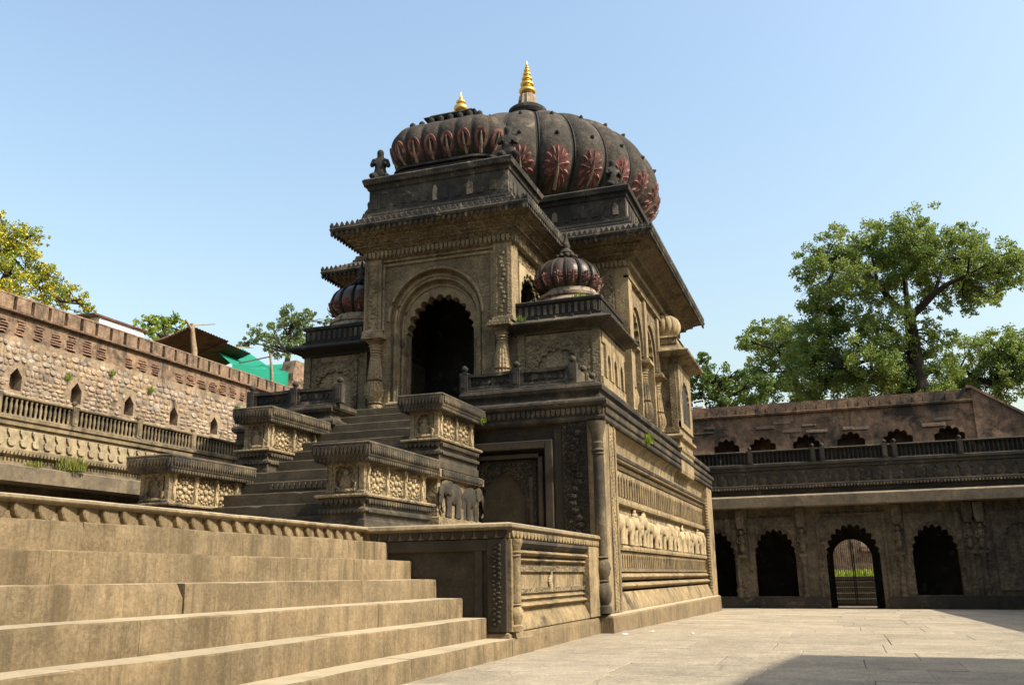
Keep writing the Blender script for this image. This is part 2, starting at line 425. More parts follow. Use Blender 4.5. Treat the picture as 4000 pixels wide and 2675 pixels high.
LEFT = lambda Xf: (lambda u, d, z: (Xf + d, u, z))           # faces -X

def gz(x, y): return -0.012 * max(0, y - 15) - 0.008 * max(0, x + 3)

# ------------------------------------------------------------------ ground
gb = MB()
xs = [-400, -60, -20, -12, -6, -3, 0, 3, 6, 9, 14, 30, 60, 400]; ys = [-400, -40, -10, 0, 5, 10, 15, 18, 21, 24, 27, 30, 33, 36, 40, 60, 1500]
for y in ys:
    for x in xs:
        z = gz(min(max(x, -6), 12), min(y, 36)) - 0.03
        if y > 100 or abs(x) > 100: z = -1.0
        gb.v.append((x, y, z))
for i in range(len(ys) - 1):
    for j in range(len(xs) - 1):
        a = i * len(xs) + j; gb.f.append((a, a + 1, a + 1 + len(xs), a + len(xs)))
ground = build('ground', gb, 'ground', kind='structure')
slab_meshes = []
for k in range(6):
    b = MB(); j = [R(-0.004, 0.004) for _ in range(8)]
    b.loft([[(-.5 + j[0], -.5 + j[1], -.05), (.5 + j[2], -.5 + j[3], -.05), (.5 + j[4], .5 + j[5], -.05), (-.5 + j[6], .5 + j[7], -.05)],
            [(-.5 + j[0], -.5 + j[1], -.004), (.5 + j[2], -.5 + j[3], -.004), (.5 + j[4], .5 + j[5], -.004), (-.5 + j[6], .5 + j[7], -.004)],
            [(-.492 + j[0], -.49 + j[1], 0), (.492 + j[2], -.49 + j[3], 0), (.492 + j[4], .49 + j[5], 0), (-.492 + j[6], .49 + j[7], 0)]])
    slab_meshes.append(mesh_of(b, 'paving'))
y = 6.6; row = 0; cnt = 0
while y < 31.4 and cnt < 300:
    h = R(0.95, 1.35); x = -3.9 - R(0, .8); x1 = 0.19 * (y + 2) + 1.2
    while x < x1:
        w = R(0.9, 1.5)
        if cnt < 300:
            o = inst('paving_slab', random.choice(slab_meshes), ground, (x + w / 2, y + h / 2, gz(x + w / 2, y + h / 2) + R(-.003, .004)),
                     (-0.012 if y > 15 else 0, 0.008 if x > -3 else 0, 0), (w - .007, h - .007, 1)); cnt += 1
        x += w
    y += h

# ------------------------------------------------------------------ terrace with the lower flight of stairs
XP = -3.75; YG = 10.61
terr = thing('terrace', 'low stone terrace with wide sunlit lower stairs and scalloped edge before the temple', 'terrace', (-6, 8, 0))
core = MB()
core.box(-10.4, 1.5, -0.05, -5.74, 15.0, 1.44)
build('body', core, 'step', terr)
stepX = [-3.75, -4.07, -4.38, -4.73, -5.07, -5.40]; stepZ = [0.2, 0.44, 0.67, 0.9, 1.13, 1.36]
def step_stone(xf, xb, y0, y1, z0, z1, jit, chip=None):
    n = max(4, int((y1 - y0) / 0.12)); b = MB(); rings = []
    big = [(R(y0, y1), R(.015, .06), R(.05, .28)) for _ in range(int((y1 - y0) / .5))]
    for i in range(n + 1):
        y = y0 + (y1 - y0) * i / n
        e = jit * R(.4, 1); c = e
        for (yc, a, wd) in big:
            c += a * max(0, 1 - abs(y - yc) / wd)
        dz = R(-.003, .003) - .010 * (.5 + .5 * math.sin(y * 1.9 + z1 * 23)) - .006 * (.5 + .5 * math.sin(y * 4.7 + z1 * 51))
        wx = .008 * math.sin(y * 1.3 + z1 * 31) + .004 * math.sin(y * 5.9 + z1 * 17)
        if chip and chip[0] < y < chip[1]:
            t = (y - chip[0]) / (chip[1] - chip[0]); c += chip[2] * t ** 0.8; e += chip[2] * .55 * t
        rings.append([(xb, y, z0), (xf + wx + R(-.003, .003), y, z0), (xf + wx + R(-.003, .003), y, z1 - c + dz), (xf + wx - e, y, z1 + dz * .7), (xb, y, z1)])
    b.loft(rings); return b
for k in range(6):
    y = 1.5; xb = (stepX[k + 1] if k < 5 else -5.72) - 0.05
    z0 = -0.06 if k == 0 else stepZ[k - 1] - 0.03
    cuts = {3: [1.5, 5.92, 8.7, YG]}.get(k)
    if not cuts:
        cuts = [1.5]
        while cuts[-1] < YG - 2.6: cuts.append(cuts[-1] + R(2.2, 4.2))
        cuts.append(YG)
    for i in range(len(cuts) - 1):
        dx = R(-.0015, .0015); dzz = R(-.002, .001)
        chip = (5.25, 5.93, 0.10) if (k == 3 and i == 0) else None
        y1 = cuts[i + 1] - (0.022 if chip else 0.0012)
        b = step_stone(stepX[k] + dx, xb, cuts[i] + 0.0012, y1, z0, stepZ[k] + dzz, 0.012, chip)
        build('step_stone', b, 'step', terr, smooth=True, angle=30)
# scalloped frieze and rounded cap
b = MB(); b.box(-5.80, 1.5, 1.30, -5.745, YG, 1.50); build('frieze_band', b, 'step', terr)
def scallop_mesh(w, h, d, mat):
    b = MB(); pts = [(-w / 2, 0), (-w / 2, -h * .12)]
    for i in range(1, 8):
        a = PI + PI * i / 8; pts.append((w / 2 * math.cos(a), -h * .12 + h * .88 * math.sin(a)))
    pts += [(w / 2, -h * .12), (w / 2, 0)]
    b.loft([[(-.03, u, z) for u, z in pts], [(d * .5, u, z) for u, z in pts], [(d * .9, u * .88, z * .92) for u, z in pts]], cap=True)
    return mesh_of(b, mat)
sm = scallop_mesh(0.216, 0.128, 0.024, 'step')
y = 1.7
while y < YG - .08:
    inst('scallop', sm, terr, (-5.735, y, 1.497), (0, R(-.03, .03), .20 + R(-.03, .03))); y += 0.222
b = MB(); n = 60; rings = []
for i in range(n + 1):
    yy = 1.5 + (YG - 1.5 + .02) * i / n; jj = R(-.006, .006); c = 0.02 if random.random() < .06 else 0
    rings.append([(-5.9, yy, 1.492), (-5.71, yy, 1.494), (-5.675 + jj - c, yy, 1.503), (-5.664 + jj - c, yy, 1.524), (-5.680 + jj - c, yy, 1.546), (-5.72, yy, 1.557 + jj * .4), (-5.9, yy, 1.557)])
b.loft(rings); build('coping', b, 'step', terr, smooth=True, angle=50)
# ---- podium block with carved panel
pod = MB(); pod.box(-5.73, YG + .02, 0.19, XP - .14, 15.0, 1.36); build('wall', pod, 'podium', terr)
pl = MB(); pl.rect(-5.0, YG - .02, XP - .02, 15.05, [(0, -.1), (0.0, .2), (-.01, .25), (-.06, .27)], True); build('plinth', pl, 'step', terr, bevel=.006)
cap = MB(); cap.rect(-5.75, YG + .04, XP - .07, 15.02, [(0, 1.35), (.05, 1.37), (.06, 1.46), (.10, 1.475), (.115, 1.50), (.10, 1.54), (.06, 1.556)]); build('coping', cap, 'step', terr, smooth=True, angle=50)
sm2 = scallop_mesh(0.13, 0.10, 0.02, 'side'); sm3 = scallop_mesh(0.13, 0.10, 0.02, 'podium')  # front scallops take the shade-darkened copy of the stone
y = YG + .1
while y < 15.0: inst('scallop', sm2, terr, (XP - .005, y, 1.465)); y += 0.145
x = -5.6
while x < XP: inst('scallop', sm3, terr, (x, YG - .02, 1.465), (0, 0, -PI / 2)); x += 0.145
# right face framed panel (faces +X)
P = SIDE(XP)
fr = MB()
for (u0, u1, z0, z1, d) in ((YG + .02, 10.98, .27, 1.36, -.0), (14.35, 15.0, .27, 1.36, -.0)):
    fr.prism([(u0, z0), (u1, z0), (u1, z1), (u0, z1)], P, d, .12)
build_each('panel_frame', fr, 'side', terr, bevel=.008)
def mould_run(name, P, u0, u1, prof, mat, parent, d_back=0.2, smooth=True):
    """horizontal moulding: prof = [(projection, z)...] towards the outside"""
    b = MB(); ring = [(pr, z) for pr, z in prof]
    a = [P(u0, -pr, z) for pr, z in ring] + [P(u0, d_back, ring[-1][1]), P(u0, d_back, ring[0][1])]
    c = [P(u1, -pr, z) for pr, z in ring] + [P(u1, d_back, ring[-1][1]), P(u1, d_back, ring[0][1])]
    b.loft([a, c]); return build(name, b, mat, parent, smooth=smooth, angle=30)
def torus_prof(p, z0, z1, bulge, k=6):
    return [(p + bulge * math.sin(PI * i / k), z0 + (z1 - z0) * i / k) for i in range(k + 1)]
mould_run('moulding', P, 10.98, 14.35, [(-.02, .27), (-.02, .30), (-.10, .46)], 'side', terr)
mould_run('moulding', P, 10.98, 14.35, torus_prof(-.10, .52, .58, .05), 'side', terr)
mould_run('moulding', P, 10.98, 14.35, torus_prof(-.12, .61, .66, .04), 'side', terr)
mould_run('moulding', P, 10.98, 14.35, [(-.12, .70), (-.09, .70), (-.09, .76), (-.12, .76)], 'stone_fine', terr, smooth=False)
mould_run('moulding', P, 10.98, 14.35, [(-.12, .97), (-.08, .97), (-.08, 1.05), (-.12, 1.05)], 'stone_fine', terr, smooth=False)
mould_run('moulding', P, 10.98, 14.35, torus_prof(-.10, 1.09, 1.14, .04), 'side', terr)
mould_run('moulding', P, 10.98, 14.35, torus_prof(-.08, 1.17, 1.24, .06), 'side', terr)
mould_run('moulding', P, 10.98, 14.35, [(-.08, 1.25), (-.0, 1.32), (-.0, 1.36)], 'weather', terr)
b = MB(); b.prism([(10.98, .46), (14.35, .46), (14.35, 1.25), (10.98, 1.25)], P, .118, .2); build('panel', b, 'side', terr)
med = MB()
for i in range(9):
    t = i / 8; rr = .11 * math.sin(PI * (t * .8 + .15))
    med.ball(P(12.55 + .02 * math.sin(t * 9), .10, .72 + .24 * t), (0.03, max(.03, rr * .7), .03), 8, 5)
build('carved_medallion', med, 'pale', terr, smooth=True)
def round_pilaster(P, u, z0, z1, r, mat, parent, name='pilaster', n=12):
    h = z1 - z0; b = MB()
    prof = [(1.25, 0), (1.25, .06), (.9, .075), (1.0, .10), (1.3, .16), (1.3, .22), (.8, .27), (1.1, .285), (.8, .30), (.95, .31), (.82, .80), (1.05, .81), (.85, .83), (1.1, .85), (.9, .87), (1.3, .95), (1.35, 1.0)]
    c = P(u, 0, 0)
    b.lathe(c[0], c[1], [(r * a, z0 + h * t) for a, t in prof], 16, lambda a, z: 1 + (.06 * math.cos(8 * a) if z0 + .31 * h < z < z0 + .8 * h else 0))
    return build(name, b, mat, parent, smooth=True, angle=40)
round_pilaster(SIDE(XP), YG + .14, .27, 1.36, .075, 'side', terr)
# podium block front face (shaded) - framed panel and carved pilaster
Pf = FRONT(YG)
fr = MB()
for (u0, u1, z0, z1, d0, d1) in ((-4.05, -3.80, .27, 1.36, -.03, .1), (-5.72, -4.05, 1.22, 1.36, -.02, .1), (-4.22, -4.12, .2, 1.22, -.02, .1)):
    fr.prism([(u0, z0), (u1, z0), (u1, z1), (u0, z1)], Pf, d0, d1)
build_each('panel_frame', fr, 'podium', terr, bevel=.008)
b = MB(); 
for i in range(34):
    z = .36 + i * .028; sgn = 1 if i % 2 else -1
    b.ball((-3.925 + sgn * R(.012, .05), YG - .033, z + R(-.008, .008)), (R(.02, .038), .018, R(.016, .026)), 7, 5)
build('carved_vine', b, 'podium', terr, smooth=True)

# ------------------------------------------------------------------ upper staircase
st = thing('staircase', 'dark worn upper stairs climbing between carved pedestals to the porch', 'stairs', (-7.7, 10.95, 1.55))
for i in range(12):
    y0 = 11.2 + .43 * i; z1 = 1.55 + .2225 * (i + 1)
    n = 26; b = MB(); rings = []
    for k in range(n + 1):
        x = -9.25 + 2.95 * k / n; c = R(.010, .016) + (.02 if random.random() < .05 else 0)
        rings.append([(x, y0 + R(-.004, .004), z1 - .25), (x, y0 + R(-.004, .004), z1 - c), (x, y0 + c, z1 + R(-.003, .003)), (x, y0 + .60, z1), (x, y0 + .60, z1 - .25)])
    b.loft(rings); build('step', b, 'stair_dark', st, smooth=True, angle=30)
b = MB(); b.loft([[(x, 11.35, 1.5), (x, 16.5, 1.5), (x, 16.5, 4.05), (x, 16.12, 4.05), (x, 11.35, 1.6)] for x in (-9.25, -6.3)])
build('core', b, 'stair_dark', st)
for (z, yy) in ((2.38, 0),):
    b = MB(); x = -8.5
    while x < -6.5: b.box(x, 11.2 + .43 * 3 - .02, 2.31, x + .06, 11.2 + .43 * 3 + .02, 2.41); x += .1
    build('dentil_row', b, 'stair_dark', st, kind='stuff')

# ------------------------------------------------------------------ carved pedestals beside the upper stairs
def rosette_mesh(r, mat):
    b = MB()
    for i in range(8):
        a = 2 * PI * i / 8; b.ball((0.0, r * .62 * math.cos(a), r * .62 * math.sin(a)), (.022, r * .20, r * .20), 7, 5)
    for i in range(16):
        a = 2 * PI * (i + .5) / 16; b.ball((0.0, r * .95 * math.cos(a), r * .95 * math.sin(a)), (.018, r * .11, r * .11), 6, 4)
    b.ball((0, 0, 0), (.03, r * .24, r * .24), 9, 5)
    return mesh_of(b, mat, True, 60)
ros = rosette_mesh(.17, 'pale')
def pendant_row(mb, P, u0, u1, z, w, h, d, gap=1.25):
    n = max(1, int((u1 - u0) / (w * gap))); s_ = (u1 - u0) / n
    for i in range(n):
        c = u0 + (i + .5) * s_
        mb.prism([(c - w / 2, z), (c - w / 2, z - h * .55), (c, z - h), (c + w / 2, z - h * .55), (c + w / 2, z)], P, -d, .02)
def elephant_mesh(mat, rider=True):
    b = MB()   # faces -Y in a relief on an +X wall; unit height 1, x = out of the wall
    b.ball((0.02, .12, .62), (.22, .36, .30), 14, 9)
    b.ball((0.08, -.26, .74), (.20, .20, .22), 12, 8)
    b.tube([(.12, -.42, .72), (.15, -.50, .55), (.15, -.52, .35), (.15, -.48, .18), (.15, -.40, .10)], [.10, .085, .065, .05, .035], 8)
    for (yy, xx) in ((-.14, .10), (-.02, -.02), (.26, .10), (.38, -.02)):
        b.tube([(xx, yy, .55), (xx, yy + .01, .28), (xx, yy, 0.0)], [.12, .09, .10], 8)
    b.ball((.22, -.16, .72), (.05, .14, .20), 10, 6)
    b.tube([(.16, -.40, .62), (.2, -.5, .5), (.2, -.58, .52)], [.03, .025, .012], 6)
    b.tube([(.05, .47, .70), (.06, .53, .5), (.06, .5, .3)], [.03, .022, .02], 6)
    if rider: b.ball((.05, .05, .98), (.11, .16, .12), 10, 6); b.ball((.05, .02, 1.12), (.08, .08, .10), 8, 6)
    return mesh_of(b, mat, True, 60)
ele = elephant_mesh('pale'); ele2 = elephant_mesh('pale', False); ele_w = elephant_mesh('weather')
def pedestal(label, x0, x1, y0, y1, zb, zt, nros, block=None, mats=('weather_carved', 'weather', 'stone'), lean=0):
    t = thing('carved_pedestal', label, 'pedestal', ((x0 + x1) / 2, (y0 + y1) / 2, zb if not block else block), 'carved stone pedestals flanking the upper stairs')
    h = zt - zb; zl = zb + h * .39; zd = zb + h * .78
    b = MB(); b.rect(x0, y0, x1, y1, [(.05, zb), (.05, zb + h * .10), (.03, zb + h * .11), (.03, zb + h * .19), (.065, zb + h * .20), (.065, zb + h * .23), (.02, zb + h * .25), (.02, zb + h * .31), (.07, zb + h * .33), (.07, zl - .03)])
    build('base', b, 'weather', t, bevel=.006)
    b = MB(); b.rect(x0, y0, x1, y1, [(.10, zl - .03), (.11, zl - .01), (.10, zl + .012), (0, zl + .02)]); build('ledge', b, 'stone', t)
    b = MB(); b.rect(x0, y0, x1, y1, [(-.035, zl), (-.035, zd)]); build('dado', b, 'stone_carved', t)
    # corner posts and frames
    post = MB()
    for cx, cy in ((x1 - .05, y0 + .05), (x0 + .05, y0 + .05), (x1 - .05, y1 - .05), (x0 + .05, y1 - .05)):
        post.rect(cx - .05, cy - .05, cx + .05, cy + .05, [(0, zl), (0, zl + .05), (-.012, zl + .07), (-.012, zd - .06), (0, zd - .04), (0, zd)])
    build_each('corner_post', post, 'stone', t)
    P = SIDE(x1 - .035)
    L = y1 - y0
    for i in range(nros):
        c = y0 + .14 + (L - .28) * (i + .5) / nros
        k = (zd - zl) / .42
        inst('rosette', ros, t, (x1 - .03, c, (zl + zd) / 2), (R(0, 1), 0, 0), (1, k, k))
    b = MB()
    for i in range(nros + 1):
        c = y0 + .14 + (L - .28) * i / nros
        b.prism([(c - .03, zl), (c + .03, zl), (c + .03, zd), (c - .03, zd)], P, -.03, .02)
        b.ball(P(c, -.035, zl + .12), (.02, .03, .07), 6, 4); b.ball(P(c, -.035, zd - .12), (.02, .03, .07), 6, 4)
        build('side_post', b, 'pale', t); b = MB()
    # figure relief on the front
    b = MB(); cx = (x0 + x1) / 2; yf = y0 + .03
    b.arch(FRONT(y0 + .005), x0 + .10, x1 - .10, zl + .02, zd, cx, (x1 - x0) / 2 - .15, zd - .16, zd - .04, 0, .04, 5, .12, 5, sides=False)
    build('front_arch', b, 'stone_fine', t)
    b = MB(); b.ball((cx, yf, zl + .17), (.09, .03, .12), 10, 6); b.ball((cx + .01, yf, zl + .31), (.045, .035, .05), 8, 6)
    b.tube([(cx - .09, yf, zl + .22), (cx - .15, yf - .01, zl + .12), (cx - .06, yf - .02, zl + .08)], [.03, .025, .02], 6)
    b.tube([(cx + .09, yf, zl + .22), (cx + .16, yf - .01, zl + .16), (cx + .14, yf - .02, zl + .05)], [.03, .025, .02], 6)
    b.tube([(cx - .12, yf, zl + .06), (cx, yf - .02, zl + .05), (cx + .13, yf, zl + .06)], [.04, .045, .04], 6)
    build('relief_figure', b, 'stone', t, smooth=True)
    # overhanging cap with hanging pendants
    b = MB(); b.rect(x0, y0, x1, y1, [(-.03, zd - .02), (.04, zd), (.06, zd + .03), (.13, zd + .05), (.14, zd + .09), (.135, zt - .05), (.15, zt - .04), (.15, zt - .015), (.12, zt)])
    build('cap', b, 'weather', t, bevel=.006)
    b = MB()
    for P2, a0, a1 in ((SIDE(x1 + .14), y0 - .12, y1 + .12), (FRONT(y0 - .14), x0 - .12, x1 + .12), (LEFT(x0 - .14), y0 - .12, y1 + .12)):
        pendant_row(b, P2, a0, a1, zt - .05, .045, .13, .025)
        pendant_row(b, P2, a0, a1, zd + .055, .05, .07, -.03)
    build('cap_pendants', b, 'weather', t, kind='stuff')
    b = MB()
    for P2, a0, a1 in ((SIDE(x1 + .06), y0, y1), (FRONT(y0 - .06), x0 - .05, x1 + .05)):
        pendant_row(b, P2, a0, a1, zb + h * .34, .06, .07, .02); pendant_row(b, P2, a0, a1, zb + h * .22, .05, .05, .02, 1.1)
    build('base_pendants', b, 'weather', t, kind='stuff')
    if block is not None:
        b = MB(); b.rect(x0, y0, x1, 15.04, [(.03, block), (.03, block + .28), (-.02, block + .3), (-.02, zb - .16), (.06, zb - .14), (.06, zb - .02), (.03, zb)])
        build('relief_block', b, 'stone', t)
        b = MB(); pendant_row(b, SIDE(x1 + .06), y0, 15.0, zb - .02, .06, .12, .02, 1.1); build('block_pendants', b, 'weather', t, kind='stuff')
        inst('relief_elephant', ele_w, t, (x1 - .03, y0 + .55, block + .3), (0, 0, 0), (.34, .95, .64))
        inst('relief_elephant', ele_w, t, (x1 - .03, y0 + 1.5, block + .3), (0, 0, 0), (.34, -.85, .62))
    return t
pedestal('carved pedestal with three rosettes, nearest the terrace corner, right of the stairs', -6.47, -5.88, 10.80, 12.80, 1.55, 2.70, 3)
pedestal('taller carved pedestal above an elephant relief, right of the stairs by the porch', -6.40, -5.88, 13.22, 14.80, 2.60, 3.80, 2, block=1.55)
pedestal('broken-edged carved pedestal low at the left foot of the upper stairs', -9.55, -9.02, 10.75, 12.5, 1.55, 2.70, 3)
pedestal('carved pedestal high on the left side of the upper stairs below the balustrade', -9.50, -9.0, 13.1, 14.75, 2.60, 3.80, 2, block=1.55)

# ------------------------------------------------------------------ the temple
XC = -7.33
tm = thing('temple', 'domed stone temple with carved porch, golden finials and ribbed domes on a high podium', 'temple', (XC, 22, 0))
X0, Y0, Y1 = -3.61, 15.06, 29.3; XL = 2 * XC - X0; ZP = 4.22
# ---- podium core
NX0, NX1, NY = -8.95, -6.28, 16.28
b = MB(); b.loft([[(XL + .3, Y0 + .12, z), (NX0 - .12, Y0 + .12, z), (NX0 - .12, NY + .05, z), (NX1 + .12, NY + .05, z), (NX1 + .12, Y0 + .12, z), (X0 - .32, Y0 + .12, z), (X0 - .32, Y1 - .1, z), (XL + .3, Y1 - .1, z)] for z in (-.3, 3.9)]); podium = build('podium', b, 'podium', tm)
# plinth and corner piers
b = MB(); b.rect(XL, Y0, X0, Y1, [(.07, -.4), (.07, .24), (.05, .27), (-.02, .30), (-.1, .31)]); build('plinth', b, 'step', tm, bevel=.008)
b = MB()
for (a0, a1) in ((Y0, 16.02), (28.2, Y1)):
    b.box(X0 - .5, a0, .3, X0, a1, 3.55)
build_each('corner_pier', b, 'side', tm, bevel=.01)
b = MB(); b.box(XL, Y0, .3, XL + .6, 16, 3.55); build('corner_pier', b, 'podium', tm)
# carved strip on the near pier
b = MB(); z = .42
while z < 3.35:
    b.ball((X0 + .0, 15.62 + .08 * math.sin(z * 11) + R(-.02, .02), z), (.02, R(.03, .055), R(.025, .04)), 7, 5); b.ball((X0 + .0, 15.62 - .10 * math.sin(z * 11) + R(-.02, .02), z + .03), (.016, R(.025, .045), R(.02, .035)), 6, 4); z += .062
build('carved_vine', b, 'side', tm, smooth=True)
b = MB(); b.box(X0 - .02, 15.40, .34, X0 + .018, 15.44, 3.5); b.box(X0 - .02, 15.80, .34, X0 + .018, 15.84, 3.5); build_each('pier_fillet', b, 'side', tm)
# ---- recessed side panel of the podium (faces +X)
P = SIDE(X0 - .02); U0, U1 = 16.02, 28.2
mould_run('base_slope', P, U0, U1, [(.0, .30), (.0, .36), (-.13, .62)], 'side', tm)
mould_run('torus_moulding', P, U0, U1, torus_prof(-.14, .66, .78, .09), 'side', tm)
mould_run('torus_moulding', P, U0, U1, torus_prof(-.17, .82, .95, .09), 'side', tm)
mould_run('band', P, U0, U1, [(-.20, .97), (-.13, .975), (-.13, 1.03), (-.20, 1.04)], 'stone_fine', tm, smooth=False)
b = MB(); b.prism([(U0, .9), (U1, .9), (U1, 3.2), (U0, 3.2)], P, .20, .31); build('panel', b, 'side', tm)
def niche_mesh(w, h, mat):
    b = MB(); b.arch(lambda u, d, z: (-d, u, z), -w / 2, w / 2, 0, h, 0, w * .33, h * .6, h * .86, -.05, .0, 3, .12, 4)
    b.ball((0.005, 0, h * .33), (.03, w * .16, h * .22), 7, 5); b.ball((0.005, 0, h * .6), (.03, w * .1, h * .1), 7, 5)
    return mesh_of(b, mat)
nm = niche_mesh(.19, .30, 'side'); nm2 = niche_mesh(.22, .46, 'side')
u = U0 + .1; low = []
while u < U1 - .05:
    inst('niche', nm, tm, (X0 - .225, u, 1.04)); u += .2
u = U0 + .12
while u < U1 - .05:
    inst('niche', nm2, tm, (X0 - .225, u, 2.36)); u += .24
mould_run('shelf', P, U0, U1, [(-.20, 1.35), (-.10, 1.36), (-.09, 1.40), (-.10, 1.44), (-.20, 1.47)], 'side', tm, smooth=False)
mould_run('shelf', P, U0, U1, [(-.20, 2.18), (-.10, 2.20), (-.09, 2.25), (-.10, 2.31), (-.20, 2.34)], 'side', tm, smooth=False)
mould_run('band', P, U0, U1, [(-.20, 2.84), (-.14, 2.85), (-.12, 2.92), (-.20, 2.95)], 'stone_fine', tm, smooth=False)
k = 0; u = U0 + .42
while u < U1 - .2:
    inst('frieze_elephant', random.choice([ele, ele2, ele2]), tm, (X0 - .215, u + R(-.06, .06), 1.47), (R(-.04, .04), 0, R(-.2, .1)), (.55 + R(-.1, .1), (.95 + R(-.12, .12)) * (1 if random.random() < .8 else -1), .62 + R(-.06, .06))); u += .86
mould_run('ledge_moulding', P, U0, U1, [(-.20, 2.98), (-.04, 3.02), (-.02, 3.07), (-.06, 3.10), (-.20, 3.12)], 'weather', tm, smooth=False)
cy = [(-.16 + .17 * (1 - math.cos(PI / 2 * i / 7)), 3.14 + .34 * math.sin(PI / 2 * i / 7)) for i in range(8)]
mould_run('cyma_cornice', P, U0 - .4, U1 + .4, cy, 'side', tm)
b = MB(); u = U0
while u < U1: b.prism([(u, 2.96), (u + .05, 2.96), (u + .05, 2.99), (u, 2.99)], P, .03, .2); u += .1
build('dentil_row', b, 'side', tm, kind='stuff')
b = MB(); z = .45
while z < 3.1: b.ball((X0 - .06, U1 + .0, z), (.05, .04, .035), 6, 4); z += .085
build('bead_moulding', b, 'side', tm, kind='stuff')
# ---- top cornice all round
CPROF = [(-.2, 3.44), (.03, 3.5), (.05, 3.53), (.05, 3.57), (.02, 3.60), (.02, 3.74), (.09, 3.78), (.10, 3.83), (.09, 3.87), (-.03, 3.93), (-.06, 3.98), (-.05, 4.02), (.0, 4.06), (.01, 4.12), (-.01, 4.17), (-.1, ZP)]
def notch_ring(o, z):
    return [(XL - o, Y0 - o, z), (NX0 + o, Y0 - o, z), (NX0 + o, NY - o, z), (NX1 - o, NY - o, z), (NX1 - o, Y0 - o, z), (X0 + o, Y0 - o, z), (X0 + o, Y1 + o, z), (XL - o, Y1 + o, z)]
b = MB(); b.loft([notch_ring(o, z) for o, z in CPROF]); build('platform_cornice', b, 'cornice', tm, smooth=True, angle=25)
b = MB(); pendant_row(b, SIDE(NX0 + .03), Y0, NY, 3.74, .07, .13, .025, 1.3); build('notch_pendants', b, 'weather', tm, kind='stuff')
b = MB(); pendant_row(b, SIDE(X0 + .03), Y0 + .05, Y1 - .05, 3.74, .07, .13, .025, 1.3); pendant_row(b, FRONT(Y0 - .03), NX1, X0, 3.74, .07, .13, .025, 1.3); build('cornice_pendants', b, 'weather', tm, kind='stuff')
# ---- podium front, right of the stairs
Pf = FRONT(Y0)
b = MB()
for (u0, u1, z0, z1, d0, d1) in ((-4.66, -4.52, 1.4, 3.22, -.05, .2), (-6.3, -4.66, 3.08, 3.22, -.05, .2), (-4.80, -4.72, 1.4, 3.0, .0, .2), (-6.3, -4.72, 2.93, 3.0, .0, .2), (-4.52, -4.36, 1.4, 3.5, .04, .2)):
    b.prism([(u0, z0), (u1, z0), (u1, z1), (u0, z1)], Pf, d0, d1)
build_each('niche_frame_bar', b, 'podium', tm, bevel=.01)
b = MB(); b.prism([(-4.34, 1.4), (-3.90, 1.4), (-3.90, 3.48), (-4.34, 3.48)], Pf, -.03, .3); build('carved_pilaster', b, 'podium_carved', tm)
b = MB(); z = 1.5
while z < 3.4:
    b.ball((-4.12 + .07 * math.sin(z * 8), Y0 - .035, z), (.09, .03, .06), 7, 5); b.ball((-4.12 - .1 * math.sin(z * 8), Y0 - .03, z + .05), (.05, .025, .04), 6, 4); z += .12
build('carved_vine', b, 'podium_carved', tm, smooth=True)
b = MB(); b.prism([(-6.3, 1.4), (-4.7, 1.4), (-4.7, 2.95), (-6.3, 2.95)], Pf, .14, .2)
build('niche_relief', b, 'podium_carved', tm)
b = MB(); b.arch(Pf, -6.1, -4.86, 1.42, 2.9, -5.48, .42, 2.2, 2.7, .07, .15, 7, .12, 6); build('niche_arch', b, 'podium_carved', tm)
for s_ in (-1, 1): round_pilaster(FRONT(Y0 + .1), -5.48 + s_ * .52, 1.42, 2.6, .05, 'podium', tm)
b = MB(); b.box(-6.3, Y0 + .1, 3.22, -3.8, Y0 + .2, 3.55); build('front_band', b, 'podium', tm)
# corner column of the podium
b = MB(); prof = [(.13, .31), (.13, .42), (.09, .44), (.13, .50), (.15, .62), (.13, .74), (.08, .80), (.11, .82), (.08, .84), (.12, .92), (.15, 1.02), (.12, 1.12), (.08, 1.18), (.12, 1.2), (.085, 1.22), (.095, 1.25), (.085, 2.9), (.11, 2.92), (.085, 2.95), (.115, 2.98), (.09, 3.02), (.11, 3.1), (.085, 3.14), (.15, 3.4), (.16, 3.48)]
b.lathe(X0 - .11, Y0 + .0, prof, 20, lambda a, z: 1 + (.05 * math.cos(10 * a) if 1.26 < z < 2.9 else 0)); build('corner_column', b, 'weather', tm, smooth=True, angle=40)

